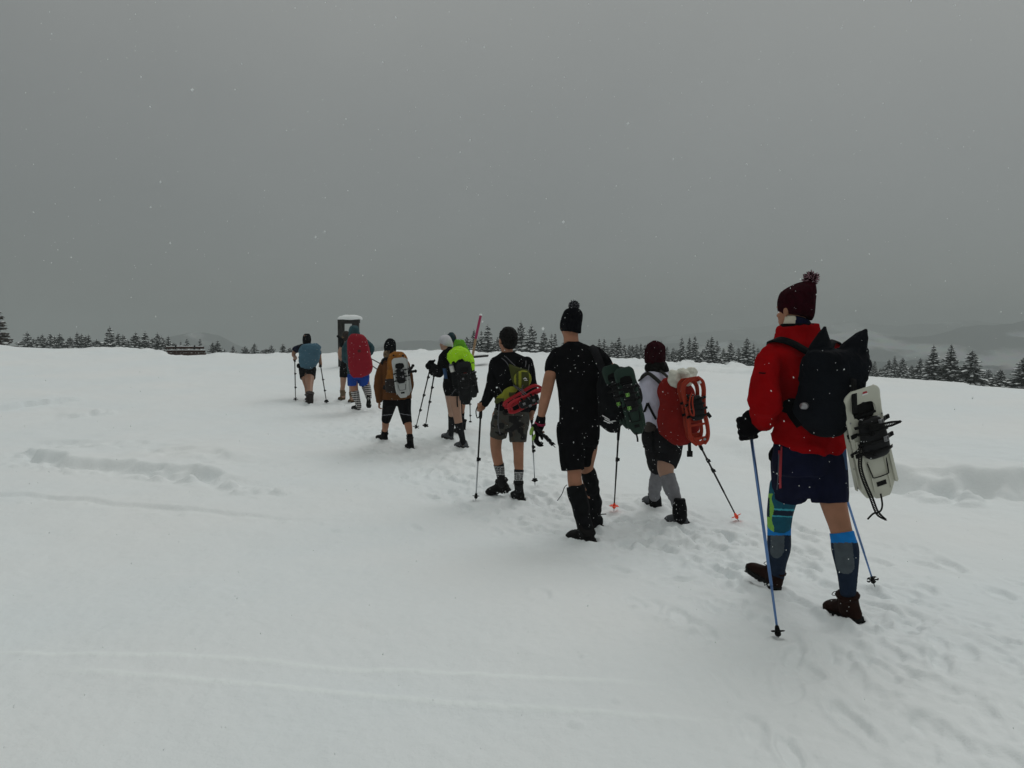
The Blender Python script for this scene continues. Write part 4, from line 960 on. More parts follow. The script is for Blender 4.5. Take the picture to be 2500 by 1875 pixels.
    s = Sh(); s.rings([g.R(1876, 1898, 1122, .03, -.03), g.R(1876, 1902, 1106, .04, -.03), g.R(1886, 1906, 1090, .03, -.03)], round0=.012, round1=.01); link('belt_pouch', s.remesh(.006, 3), BLACK, sh)
    s = Sh(); s.rings([g.R(2040, 2071, 1145, .06, -.07), g.R(2044, 2068, 1115, .07, -.07), g.R(2050, 2066, 1088, .06, -.06)], round0=.01); link('pocket_flap', s.remesh(.006, 3), mat('faded_blue_cloth', (0.03, 0.07, 0.16), .85, bump=.3), sh)
    # knee brace and long socks
    s = Sh(); s.tube(*seg(LEG[0], 1188, 1292, .005), flat1=True); me = s.remesh(.0055, 3)
    def pb_(x, y, c, n):
        r = np.zeros(x.shape); yy = y - (x - 1905) * .05
        r = np.where((yy > 1246) & (yy < 1259), 1, r); r = np.where(((yy > 1242) & (yy <= 1246)) | ((yy >= 1259) & (yy < 1262)), 2, r)
        lm = (x < 1887 - np.sin((y - 1205) / 8.0) * 3.0) & (y > 1205); r = np.where(lm, 3, r); r = np.where((x < 1879) & (y > 1215) & (y < 1262), 1, r)
        return r
    paint(me, pb_); kb = link('knee_brace', me, [TEAL_BRACE, NAVY_SOCK, TEAL_LINE, LIME], root)
    s = Sh(); zc = g.P(1914, 1277, YL - g.Y0 - .23); dx = .009
    for (x0, y0, x1, y1) in ((1906, 1272, 1921, 1272), (1921, 1272, 1921, 1276.5), (1921, 1276.5, 1906, 1276.5), (1906, 1276.5, 1906, 1281), (1906, 1281, 1921, 1281)): s.tube([g.P(x0, y0, -.02 + .0), g.P(x1, y1, -.02 + .0)], [.0012] * 2, n=5, k=1)
    for leg, Yb, pts, cuff, pan, cx_ in (('l', YL, [(1902, 1281, 27.5), (1902, 1295, 27.5), (1902, 1335, 27.5), (1899, 1372, 20.5), (1896, 1412, 17.5)], (1281, 1307), (1302, 1363), 1901), ('r', YR, [(2056, 1299, 29), (2059, 1312, 30), (2064, 1345, 32), (2069, 1400, 24.5), (2070, 1450, 20)], (1290, 1325), (1322, 1402), 2060)):
        s = Sh(); s.tube(*seg(LEG[0 if leg == 'l' else 1], pts[0][1], pts[-1][1] - 4, .0035 if leg == 'r' else .006), flat0=True); me = s.remesh(.0055, 3); wrinkle(me, .001, (30, 30, 60), 3)
        def ps(x, y, c, n, cuff=cuff, pan=pan, cx_=cx_, leg=leg):
            r = np.zeros(x.shape); ax = np.interp(y, [q[1] for q in pts], [q[0] for q in pts]); dx = x - ax
            wpan = (17 if leg == 'l' else 23)
            ok = (y > pan[0]) & (np.where(y > pan[1] - 22, np.hypot(dx + 4, (y - pan[1] + 22) * wpan / 22.0), np.abs(dx + 4)) < wpan) & (n[:, 1] < 0.3)
            r = np.where(ok, 2, r); r = np.where(y < cuff[1], 1, r); return r
        paint(me, ps); link('sock', me, [NAVY_SOCK, BLUE_SOCK, GREY_SOCK], root)
    A = at(2069, 1450, YR); boot(root, HR, TR_, A, 0.056, BROWN_BOOT, RUBBER, LACE, 1.08, .0065, snow=True)
    A = at(1899, 1388, YL - .02); boot(root, HL, TL_, A, 0.052, BROWN_BOOT, RUBBER, LACE, 1.08, .0065, snow=True)
    # glove
    s = Sh(); W = g.P(1856, 1030, .02); G = g.P(1829, 1046, .05); ax = g.P(1831, 1040, .05) - g.P(1837, 1080, .03)
    s.tube([g.P(1862, 1022, .0), g.P(1852, 1028, .02), g.P(1843, 1034, .035)], [.056, .060, .056])
    grip_hand(s, g.P(1850, 1030, .03), G, ax, 1.62, .0120, .018)
    me = s.remesh(.0065, 5); wrinkle(me, .003, (20, 20, 20), 4); gl_ = link('glove', me, BLACK, root)
    s = Sh(); s.tube([g.P(1859, 1025, .005), g.P(1854, 1028, .012)], [.064, .064], flat0=True, flat1=True); link('cuff_band', s.mesh(), CHAR, gl_)
    s = Sh(); grip_hand(s, g.P(2022, 1052, .42), g.P(2014, 1060, .45), (0, 0, 1), 1.25, .011, .016); link('glove', s.remesh(.008, 4), BLACK, root)
    # poles
    tip = gpt(1900.5, 1557); top = g.P(1829, 1030, .06)
    pole('blue walking pole planted in front of the red jacket hiker, nearest the camera', top, tip, POLE_BLUE, RUBBER, RUBBER, .0085, .10, .036, (), lower=POLE_BLUE, strap=False, basket_at=.035, split=.78)
    tip = gpt(2136, 1433); dirn = (at(2069, 1224, 4.5) - tip); top = at(2012, 1045, g.Y0 + .45)
    pole('blue walking pole trailing right of the red jacket hiker', top, tip, POLE_BLUE, RUBBER, RUBBER, .0075, .14, .036, (), lower=POLE_BLUE, strap=False, basket_at=.055, star=True, split=.78)
    # pack
    pk = empty('backpack', tuple(g.P(2040, 1060, -.2)), 'black roll-top sack backpack with two pointed ears on red jacket', 'backpack', 'backpacks carried by the hikers')
    dY = -.24; s = Sh()
    s.rings([g.R(1972, 2058, 1052, .09, dY), g.R(1948, 2078, 1030, .13, dY), g.R(1940, 2092, 1000, .14, dY), g.R(1955, 2104, 950, .14, dY), g.R(1961, 2114, 905, .13, dY), g.R(1966, 2119, 878, .115, dY), g.R(1974, 2112, 860, .08, dY)], e=2.6, round0=.03, round1=.01)
    s.tube(*g.limb([(2004, 905, 48, dY), (2003, 870, 44, dY), (2005, 845, 34, dY), (2009, 820, 20, dY), (2013, 801, 8, dY)]), ratio=.6, side=g.fwd())
    s.tube(*g.limb([(2074, 905, 48, dY), (2080, 872, 46, dY), (2090, 848, 36, dY), (2101, 828, 23, dY), (2113, 809, 8, dY)]), ratio=.6, side=g.fwd())
    me = s.remesh(.0075, 5); wrinkle(me, .013, (6, 6, 6), 5, fn=lambda co: np.where(project(co)[1] < 850, .5, np.where(project(co)[1] < 930, 1.5, .5))); wrinkle(me, .005, (15, 15, 15), 8, fn=lambda co: np.where(project(co)[1] < 850, .4, np.where(project(co)[1] < 930, 1.3, .6))); link('sack', me, CHAR, pk)
    s = Sh(); s.ribbon([g.P(1880, 850, .06), g.P(1883, 833, -.04), g.P(1903, 829, -.125), g.P(1932, 837, -.165), g.P(1960, 852, -.185), g.P(1984, 866, -.20)], .042, .010, (-.2, -.7, .7)); link('shoulder_strap', s.mesh(), BLACK_NYLON, pk)
    s = Sh(); s.ribbon([g.P(2028, 850, -.16), g.P(2034, 833, -.10), g.P(2046, 836, .0), g.P(2050, 846, .05)], .036, .008, (-.2, -.7, .7)); link('shoulder_strap', s.mesh(), BLACK_NYLON, pk)
    s = Sh(); s.rings([g.R(1906, 1950, 1005, .06, -.13), g.R(1908, 1950, 990, .06, -.12), g.R(1914, 1950, 976, .05, -.12)], round0=.01, round1=.01); s.ribbon([g.P(1920, 985, -.17), g.P(1935, 1012, -.22), g.P(1955, 1040, -.25)], .05, .012, (-.3, -1, 0)); link('hip_belt', s.remesh(.006, 2), BLACK, pk)
    s = Sh(); c = g.P(1965.5, 991, -.355); s.tube([c, c + Vector((-.02, -.01, 0))], [.019, .016], n=16, flat1=True); link('metal_eyelet', s.mesh(), METAL, pk)
    s = Sh(); s.ribbon([g.P(2084, 925, -.385), g.P(2085, 950, -.40), g.P(2086, 985, -.40), g.P(2087, 1010, -.385)], .030, .004, (.2, -1, 0)); link('compression_strap', s.mesh(), RUBBER, pk)
    # snowshoes
    out = Vector((0.10, -1, 0.05))
    r2, M2, L2 = snowshoe('off-white snowshoe, the inner one behind its twin on the black sack', g.P(2085, 951, -.30), g.P(2136, 1214, -.26), out + Vector((-.12, 0, 0)), SHOE_WHITE, 'msr', .93)
    r1, M1, L1 = snowshoe('off-white snowshoe with black binding, the outer one on the black sack', g.P(2096, 946, -.36), g.P(2160, 1212, -.34), out + Vector((.05, 0, 0)), SHOE_WHITE, 'msr', 1.07, bw=1.18, accent_on=(0, 2))
    s = Sh(); b = len(s.v)
    def L3(x, y, z): return (x, y, z * L1)
    s.v.extend([L3(-.006, -.030, .945), L3(.024, -.030, .945), L3(.014, -.034, .985), L3(.002, -.034, .985)]); s.f.append((0, 1, 2, 3)); me = s.mesh(); me.transform(M1.to_3x3().to_4x4()); me.materials.append(RED_P); o = bpy.data.objects.new('maker_badge', me); COL.objects.link(o); o.parent = r1
    s = Sh(); s.box(L3(.009, -.0285, .938), (.017, 0, 0), (0, .001, 0), (0, 0, .0035)); me = s.mesh(); me.transform(M1.to_3x3().to_4x4()); me.materials.append(WHITE_P); o = bpy.data.objects.new('maker_stripe', me); COL.objects.link(o); o.parent = r1
    z = .56 * L1
    strap_free(r1, M1, px_local(M1, [(2124, 1046, -.43), (2145, 1041, -.44), (2170, 1036, -.44), (2199, 1029, -.43)], g), .026)
    strap_free(r1, M1, px_local(M1, [(2103, 1098, -.42), (2100, 1120, -.44), (2101, 1146, -.44), (2112, 1180, -.43), (2127, 1215, -.42), (2142, 1252, -.42), (2163, 1269, -.42)], g), .021)
    strap_free(r1, M1, px_local(M1, [(2150, 1205, -.37), (2154, 1232, -.38), (2149, 1248, -.38), (2132, 1254, -.38), (2118, 1268, -.37)], g), .010, False)
    strap_free(r1, M1, [(-.075, -.03, z - .01), (-.10, -.03, z - .045), (-.14, -.02, z - .06)])
hiker_red()

def simple_hand_pole(fig, wrist, grip_c, axis, s=.95): grip_hand(fig.body, wrist, grip_c, axis, s)
def hair_cap(parent, fig, px, py, yaw, s, m, dY=0.0, low=-.05, fringe=0.0, voxel=.007, name='hair', cut=None):
    sh = Sh(); c = fig.P(px, py, dY); th = math.radians(yaw); X = Vector((math.cos(th), math.sin(th), 0)); Y = Vector((-math.sin(th), math.cos(th), 0))
    sh.ell(c + Vector((0, 0, .037 * s)) - Y * .018 * s, X * .085 * s, Y * .104 * s, Vector((0, 0, .098 * s)))
    sh.ell(c + Vector((0, 0, low * s + .02)) - Y * .048 * s, X * .074 * s, Y * .062 * s, Vector((0, 0, .062 * s)))
    me = sh.remesh(voxel, 4); wrinkle(me, .008, (26, 26, 22), 2); wrinkle(me, .004, (60, 60, 50), 2); return link(name, me, m, parent)

# ================================================================== hiker in black T-shirt and shorts
def hiker_black():
    g = Fig(6.35, 12, .009); HL = gpt(1449, 1326); HR = gpt(1468, 1293)
    root = person(g, (HL + HR) / 2, 'person in black T-shirt, long black shorts, gaiters and black bobble hat')
    B = g.body
    J = [g.R(1372, 1458, 1040, .12), g.R(1374, 1456, 1000, .115), g.R(1370, 1462, 950, .12), g.R(1360, 1468, 900, .125), g.R(1362, 1464, 868, .11), g.R(1374, 1440, 850, .085), g.R(1380, 1414, 838, .065)]
    B.rings(J); B.tube([g.P(1396, 850), g.P(1394, 825, .01), g.P(1393, 808, .02)], [.066, .063, .062]); add_head(B, g.P(1393, 798, .03), 22, 0, 1.0)
    B.rings([g.R(1372, 1455, 1080, .11), g.R(1368, 1460, 1050, .12), g.R(1372, 1456, 1030, .11)])
    L1 = g.limb([(1396, 1055, 30), (1399, 1100, 26), (1402, 1148, 18.8), (1403, 1172, 18.5), (1410, 1213, 18), (1420, 1250, 14), (1431, 1290, 11), (1436, 1306, 11)], g.Y0, HL.y + .04)
    L2 = g.limb([(1434, 1055, 30), (1434, 1100, 25), (1433, 1140, 17), (1438, 1175, 17), (1444, 1215, 16), (1452, 1255, 12), (1458, 1280, 10)], g.Y0, HR.y + .04)
    for L in (L1, L2): B.tube(L[0], [r * .97 for r in L[1]])
    B.tube(*g.limb([(1368, 874, 12, 0), (1347, 906, 15, -.02), (1336, 950, 14.5, -.03), (1332, 968, 13.5, -.02), (1326, 995, 12, .02), (1320, 1022, 9, .07)]))
    B.tube(*g.limb([(1456, 872, 12, 0), (1480, 889, 14.5, .03), (1499, 915, 13, .1), (1508, 950, 12.5, .15), (1512, 985, 9, .2)]))
    open_hand(B, g.P(1512, 990, .2), (0, .1, -1), (-1, 0, 0), 1.0); open_hand(B, g.P(1320, 1024, .07), (-.1, .1, -1), (1, 0, 0), .9, .9)
    finish_body(g, SKIN)
    s = Sh(); s.rings([g.R(1362, 1466, 1042, .135), g.R(1364, 1464, 1010, .13), g.R(1364, 1463, 975, .125), g.R(1357, 1468, 930, .135), g.R(1352, 1474, 892, .135), g.R(1353, 1470, 868, .125), g.R(1364, 1452, 851, .10), g.R(1376, 1424, 839, .08), g.R(1380, 1414, 834, .07)], e=2.2)
    s.tube(*g.limb([(1366, 868, 22, 0), (1353, 884, 21, 0), (1348, 898, 18, -.01), (1346, 910, 16.8, -.02)]), flat1=True)
    s.tube(*g.limb([(1452, 866, 22, 0), (1466, 876, 20, .01), (1476, 886, 18, .02), (1481, 893, 17, .03)]), flat1=True)
    me = s.remesh(.009, 5); wrinkle(me, .007, (6, 6, 5), 21); link('t_shirt', me, BLACK, root)
    s = Sh(); s.rings([g.R(1362, 1462, 1085, .125), g.R(1358, 1467, 1050, .14), g.R(1361, 1466, 1030, .135)]); s.tube(*on(L1, [(1394, 1060, 33), (1396, 1105, 31), (1399, 1148, 29)]), flat1=True); s.tube(*on(L2, [(1434, 1060, 32), (1431, 1095, 26), (1427, 1132, 20)]), flat1=True)
    me = s.remesh(.009, 4); wrinkle(me, .007, (7, 7, 3), 22); link('shorts', me, BLACK, root)
    for L, pts, Yb in ((L1, [(1403, 1186, 22), (1409, 1208, 24), (1418, 1238, 21.5), (1424, 1264, 21), (1427, 1282, 20), (1434, 1300, 20)], HL.y + .02), (L2, [(1433, 1147, 16.5), (1440, 1165, 19), (1445, 1200, 19), (1450, 1228, 19), (1451, 1255, 16), (1458, 1282, 13)], HR.y + .02)):
        s = Sh(); s.tube(*on(L, pts), flat0=True); me = s.remesh(.008, 3); wrinkle(me, .010, (7, 7, 9), 23); ga = link('gaiter', me, BLACK_NYLON, root)
    s = Sh(); s.tube([g.P(1384, 1184), g.P(1378, 1190, -.03), g.P(1372, 1206, -.04), g.P(1361, 1222, -.04)], [.0035] * 4, n=6); link('drawcord', s.mesh(), RUBBER, root)
    s = Sh(); s.ribbon([at(1461, 1262, HR.y - .1), at(1468, 1256, HR.y - .12), at(1480, 1255, HR.y - .12)], .013, .003, (0, -.3, 1)); link('gaiter_strap', s.mesh(), RUBBER, root)
    boot(root, HL, toe_point(HL, 1391, 1313, .30), at(1433, 1290, HL.y), .060, BLACK_BOOT, RUBBER, None, 1.15, .008, snow=True)
    boot(root, HR, toe_point(HR, 1436, 1284, .30), at(1459, 1272, HR.y), .052, BLACK_BOOT, RUBBER, None, 1.1, .008, snow=True)
    h = beanie(root, g, [(1369, 1419, 811, 4, .02), (1367, 1420, 799, 3, .02), (1369, 1422, 780, 0, .02), (1374, 1422, 766, 0, .02), (1379, 1417, 757, 0, .02), (1388, 1410, 752, 0, .02)], .112, BLACK_KNIT, .007, 20)
    pompom(h, g.P(1401, 746, .02), .043, BLACK_KNIT, GREY_YARN, 5)
    s = Sh(); s.tube(*g.limb([(1321, 1020, 12, .06), (1318, 1034, 13, .08), (1314, 1046, 12.5, .09)])); open_hand(s, g.P(1316, 1040, .08), (-.22, .05, -1), (1, -.2, 0), 1.25, .8, .011)
    me = s.remesh(.009, 3); gl2 = link('glove', me, BLACK, root)
    s = Sh(); s.tube([g.P(1319, 1031, .07), g.P(1318, 1036, .075)], [.047, .049], flat0=True, flat1=True); link('pink_cuff', s.mesh(), mat('raspberry_trim', (.28, .008, .05), .8), gl2)
    s = Sh(); s.ell(g.P(1298, 1052, .02), (.018, 0, 0), (0, .02, 0), (.01, 0, .04)); s.ell(g.P(1303, 1068, .02), (.014, 0, 0), (0, .02, 0), (.01, 0, .03)); link('lime_panel', s.remesh(.006, 2), mat('dull_lime_fabric', (.20, .34, .06), .8), gl2)
    pole('short folded black walking pole held low by the black T-shirt hiker', g.P(1306, 1040, .03), g.P(1356, 1093, -.02), POLE_BLACK, RUBBER, PLASTIC, .009, .08, .0, (.2, .38, .52), strap=False)
    # sling bag with two green snowshoes
    pk = empty('backpack', tuple(g.P(1510, 1050, -.25)), 'low slung black backpack behind two dark green snowshoes', 'backpack', 'backpacks carried by the hikers')
    s = Sh(); d = -.22; s.rings([g.R(1478, 1508, 1049, .06, d), g.R(1465, 1520, 1036, .10, d), g.R(1462, 1552, 1008, .13, d), g.R(1459, 1568, 980, .14, d), g.R(1458, 1566, 955, .14, d), g.R(1460, 1553, 928, .12, d), g.R(1470, 1540, 908, .10, d), g.R(1500, 1528, 898, .07, d)], e=2.3, round0=.02, round1=.01)
    me = s.remesh(.009, 4); wrinkle(me, .010, (7, 7, 6), 31); link('sack', me, BLACK_NYLON, pk)
    s = Sh(); s.ribbon([g.P(1440, 846, -.03), g.P(1452, 856, -.12), g.P(1464, 885, -.155), g.P(1478, 915, -.17)], .065, .008, (.1, -1, .2)); link('shoulder_strap', s.mesh(), DARKGREY, pk)
    s = Sh()
    for x0, y0, x1, y1, w in ((1470, 1014, 1490, 1026, .008), (1476, 1022, 1496, 1033, .008), (1482, 1031, 1490, 1033, .010), (1492, 1029, 1505, 1027, .008), (1474, 1027, 1482, 1030, .008)): s.ribbon([g.P(x0, y0, d - .115), g.P((x0 + x1) / 2, (y0 + y1) / 2, d - .122), g.P(x1, y1, d - .115)], w, .002, (0, -1, 0), 2)
    link('white_chevron_print', s.mesh(), WHITE_P, pk)
    LIMEB = mat('lime_buckle', (.22, .50, .10), .5)
    r1, M1, L1_ = snowshoe('dark green snowshoe on black backpack, the left of the two', g.P(1487, 890, -.36), g.P(1538, 1045, -.33), (-.15, -1, .05), SHOE_GREEN, 'msr', .74, accent=LIMEB, accent_on=(3,))
    r2, M2, L2_ = snowshoe('dark green snowshoe on black backpack, the right and outer one', g.P(1520, 896, -.43), g.P(1560, 1060, -.40), (-.10, -1, .05), SHOE_GREEN, 'msr', .80, accent=LIMEB, accent_on=(1, 3))
    strap_free(r2, M2, [(-.02, -.01, .02), (-.02, -.012, -.03), (-.025, -.01, -.055)], .014, False)
    s = Sh(); s.ribbon([g.P(1478, 962, -.30), g.P(1500, 955, -.44), g.P(1530, 950, -.49), g.P(1562, 955, -.36)], .018, .003, (0, -1, 0)); link('compression_strap', s.mesh(), RUBBER, pk)
hiker_black()

# ================================================================== woman in the white shirt with red pack
def hiker_white():
    g = Fig(7.05, 22, .009); HN = gpt(1680, 1283); HF = gpt(1611, 1241)
    root = person(g, (HN + HF) / 2, 'person in white long-sleeved shirt, maroon knit hat, dark shorts and grey socks')
    B = g.body
    B.rings([g.R(1572, 1650, 1075, .12), g.R(1576, 1640, 1040, .11), g.R(1574, 1636, 1000, .10), g.R(1570, 1642, 955, .11), g.R(1574, 1640, 925, .10), g.R(1590, 1628, 908, .07), g.R(1594, 1620, 898, .055)])
    B.tube([g.P(1606, 915), g.P(1604, 895, .01), g.P(1602, 880, .02)], [.056, .053, .052]); add_head(B, g.P(1598, 868, .02), 30, 0, .95)
    LN = g.limb([(1634, 1085, 28), (1629, 1120, 25), (1625, 1145, 21.5), (1630, 1165, 18), (1640, 1195, 17.5), (1650, 1222, 13), (1659, 1255, 10), (1662, 1268, 10)], g.Y0, HN.y + .03)
    LF = g.limb([(1600, 1080, 26), (1604, 1115, 21), (1607, 1140, 16), (1603, 1165, 15.5), (1599, 1190, 15), (1598, 1212, 12), (1601, 1232, 10)], g.Y0, HF.y + .03)
    for L in (LN, LF): B.tube(L[0], [r * .96 for r in L[1]])
    aL = [(1580, 925, 14, 0), (1570, 958, 13, 0), (1562, 985, 11, .06), (1541, 1004, 9, .12), (1520, 1018, 8, .16)]; B.tube(*g.limb(aL)); grip_hand(B, g.P(1520, 1019, .16), g.P(1512.5, 1026, .18), (0, 0, 1), .9)
    aR = [(1640, 928, 14, .05), (1655, 965, 13, .15), (1668, 1005, 11, .2), (1686, 1040, 9, .2), (1696, 1064, 7.5, .18)]; B.tube(*g.limb(aR)); grip_hand(B, g.P(1696, 1066, .18), g.P(1699, 1075, .18), (-.3, 0, 1), .9)
    finish_body(g, SKIN_PALE)
    s = Sh(); s.rings([g.R(1569, 1650, 1052, .13), g.R(1568, 1644, 1025, .13), g.R(1570, 1640, 990, .12), g.R(1565, 1646, 955, .125), g.R(1564, 1648, 930, .12), g.R(1574, 1640, 914, .10), g.R(1590, 1628, 904, .08), g.R(1595, 1622, 898, .07)], e=2.2)
    s.tube(*g.limb([(1583, 925, 19, 0), (1573, 955, 18, 0), (1565, 985, 16, .05), (1544, 1004, 13, .11), (1526, 1014, 10, .15)])); s.tube(*g.limb([(1638, 928, 18, .05), (1654, 965, 17, .15), (1668, 1005, 15, .2), (1684, 1037, 12, .2), (1693, 1056, 10, .19)]))
    me = s.remesh(.009, 4); wrinkle(me, .009, (8, 8, 5), 41); wrinkle(me, .003, (25, 25, 14), 42); link('shirt', me, mat('white_lilac_shirt', (.60, .60, .72), .9, .06, 10, .4, 200, spec=.08), root)
    s = Sh(); s.rings([g.R(1576, 1662, 1098, .13), g.R(1566, 1666, 1075, .145), g.R(1567, 1655, 1050, .14), g.R(1569, 1648, 1040, .135)]); s.tube(*on(LN, [(1636, 1085, 31), (1633, 1110, 29.5), (1625, 1134, 27)]), flat1=True); s.tube(*on(LF, [(1600, 1085, 28), (1602, 1115, 25), (1605, 1146, 20)]), flat1=True)
    me = s.remesh(.009, 4); wrinkle(me, .008, (8, 8, 4), 43); so = link('shorts', me, DARKGREY, root)
    s = Sh(); s.rings([g.R(1573, 1610, 1052, .05, -.09), g.R(1573, 1608, 1040, .06, -.09), g.R(1578, 1604, 1030, .04, -.08)], round0=.01, round1=.01); link('belt_bag', s.remesh(.008, 3), mat('brown_grey_nylon', (.035, .028, .024), .8, bump=.3), so)
    s = Sh(); s.ribbon([g.P(1594, 1053, -.15), g.P(1594, 1085, -.16), g.P(1596, 1103, -.155)], .024, .006, (0, -1, 0)); s.ell(g.P(1570, 1056, -.05), (.03, 0, 0), (0, .02, 0), (0, 0, .012)); s.ell(g.P(1575, 1091, -.05), (.022, 0, 0), (0, .02, 0), (0, 0, .008)); link('side_strap', s.mesh(), BLACK_NYLON, so)
    GS = mat('grey_wool_sock', (.21, .21, .225), .95, .12, 20, .7, 160, spec=.04)
    for L, a, b, H, T, A, gt in ((LN, 1160, 1262, HN, (1628, 1275), (1661, 1252), [(1660, 1217, 14), (1659, 1240, 17.5), (1661, 1262, 17)]), (LF, 1147, 1232, HF, (1575, 1225), (1601, 1220), [(1597, 1207, 14.5), (1600, 1224, 15.5), (1600, 1237, 14)])):
        s = Sh(); s.tube(*seg(L, a, b, .005), flat0=True); me = s.remesh(.008, 3); wrinkle(me, .005, (10, 10, 20), 44); link('sock', me, GS, root)
        b_ = boot(root, H, toe_point(H, T[0], T[1], .26), at(A[0], A[1], H.y), .050, GREY_BOOT, RUBBER, None, 1.0, .008, snow=True)
        s = Sh(); s.tube(*g.limb(gt, H.y, H.y), flat0=True, flat1=False); me = s.remesh(.008, 3); wrinkle(me, .005, (12, 12, 12), 45); link('gaiter', me, BLACK_NYLON, root)
    beanie(root, g, [(1574, 1624, 889, 3, .02), (1572, 1625, 876, 2, .02), (1573, 1625, 860, 0, .02), (1577, 1624, 846, 0, .02), (1584, 1617, 838, 0, .02), (1592, 1608, 833, 0, .02)], .110, MAROON, .007, 20)
    s = Sh(); s.rings([g.R(1586, 1634, 908, .09, .0, tilt=-3), g.R(1581, 1632, 897, .10, .0), g.R(1579, 1626, 884, .10)]); s.ell(g.P(1581, 898, -.02), (.025, 0, 0), (0, .03, 0), (0, 0, .045)); me = s.remesh(.008, 3); wrinkle(me, .008, (18, 18, 10), 46); link('hair_and_scarf', me, HAIR, root)
    pole('black walking pole with orange basket between black T-shirt and white shirt hikers', g.P(1512.5, 1016, .18), gpt(1498.7, 1249), POLE_BLACK, RUBBER, ORANGE_NEON, .0085, .13, .048, (.55,), strap=True, basket_at=.06, lower=POLE_BLACK, grip_ext=.1)
    pole('black walking pole with orange basket, trailing under the orange snowshoes', g.P(1699, 1068, .18), gpt(1804.5, 1274), POLE_BLACK, RUBBER, ORANGE_NEON, .0085, .13, .050, (.60, .72), strap=False, basket_at=.06, lower=POLE_BLACK)
    d = -.22; pk = empty('backpack', tuple(g.P(1650, 1080, d)), 'soft red backpack on white shirt hiker under the orange snowshoes', 'backpack', 'backpacks carried by the hikers')
    s = Sh(); s.rings([g.R(1640, 1684, 1083, .08, d), g.R(1616, 1700, 1064, .13, d), g.R(1607, 1706, 1040, .14, d), g.R(1609, 1704, 1005, .13, d), g.R(1613, 1698, 988, .125, d), g.R(1607, 1694, 962, .13, d), g.R(1609, 1686, 940, .12, d), g.R(1618, 1672, 926, .09, d)], e=2.5, round0=.01, round1=.01)
    me = s.remesh(.009, 4); wrinkle(me, .009, (6, 6, 7), 51); link('sack', me, mat('brick_red_nylon', (.185, .010, .008), .85, .12, 9, .35, 160, spec=.06), pk)
    STR = mat('olive_black_strap', (.014, .014, .012), .85, bump=.3)
    for pts in ([(1562, 930, .0), (1566, 922, -.09), (1582, 912, -.12), (1598, 922, -.16), (1613, 936, -.2)], [(1601, 904, -.06), (1612, 906, -.10), (1622, 913, -.14), (1632, 922, -.2)]):
        s = Sh(); s.ribbon([g.P(*p) for p in pts], .034 if pts[0][0] < 1580 else .024, .008, (-.1, -.8, .5)); link('shoulder_strap', s.mesh(), STR, pk)
    s = Sh(); s.ribbon([g.P(1570, 1012, .0), g.P(1576, 998, -.09), g.P(1581, 984, -.105)], .022, .004, (-.3, -1, 0)); s.ribbon([g.P(1581, 984, -.105), g.P(1590, 1002, -.15), g.P(1602, 1024, -.2)], .022, .004, (-.2, -1, 0)); link('lower_strap', s.mesh(), BLACK_NYLON, pk)
    s = Sh(); s.ribbon([g.P(1683, 1075, -.3), g.P(1683.5, 1095, -.3), g.P(1684, 1112, -.3)], .030, .004, (0, -1, 0)); s.box(g.P(1684, 1108, -.3), (.024, 0, 0), (0, .01, 0), (0, 0, .026)); link('hanging_buckle', s.mesh(), RUBBER, pk)
    s = Sh(); rg = random.Random(4)
    for i in range(34):
        a = rg.uniform(0, 6.28); r = rg.uniform(0, 1) ** .5; s.ball(g.P(1668 + 27 * r * math.cos(a), 921 + 17 * r * math.sin(a) - (4 if r < .5 else 0), d - .03 + rg.uniform(-.06, .06)), rg.uniform(.028, .055))
    s.tube([g.P(1644, 915, d - .1), g.P(1645, 930, d - .12), g.P(1648, 941, d - .12)], [.045, .05, .03])
    me = s.remesh(.009, 3); wrinkle(me, .012, (16, 16, 16), 6, False); wrinkle(me, .004, (50, 50, 50), 8, False); o = link('fleece_bundle', me, mat('cream_sheepskin', (.66, .66, .58), .97, .08, 16, .9, 120, spec=.03)); tag(o, 'fluffy cream bundle on top of the red backpack', 'bundle')
    snowshoe('orange-red snowshoe on the red backpack, the inner one', g.P(1676, 921, -.38), g.P(1697, 1076, -.36), (-.25, -1, .05), SHOE_ORANGE, 'tsl', .86, accent=SHOE_BLACK)
    r, M, L = snowshoe('orange-red snowshoe on the red backpack, the outer one with black binding', g.P(1688, 919, -.46), g.P(1711, 1087, -.44), (.06, -1, .05), SHOE_ORANGE, 'tsl', 1.0, accent=SHOE_BLACK)
    def loc(name, sh, m):
        me = sh.mesh(); me.transform(M.to_3x3().to_4x4()); me.materials.append(m); me.shade_smooth(); o = bpy.data.objects.new(name, me); COL.objects.link(o); o.parent = r
    s = Sh(); s.ribbon([(-.035, -.075, L * .78), (-.06, -.09, L * .74), (-.075, -.08, L * .62), (-.07, -.07, L * .50), (-.05, -.075, L * .46), (-.045, -.08, L * .52), (-.05, -.09, L * .64), (-.035, -.085, L * .74)], .013, .005, (0, -1, 0)); loc('ladder_strap', s, SHOE_ORANGE)
    s = Sh(); s.box((.05, -.038, L * .905), (.016, 0, .004), (0, .001, 0), (-.004, 0, .012)); loc('white_sticker', s, WHITE_P)
    s = Sh(); s.box((.098, -.03, L * .42), (.012, 0, -.022), (0, .006, 0), (.012, 0, .008)); loc('buckle', s, RUBBER)
    s = Sh(); s.ell((.035, -.022, L * .085), (.014, 0, 0), (0, .004, 0), (0, 0, .011)); loc('rear_lock', s, METAL)
hiker_white()

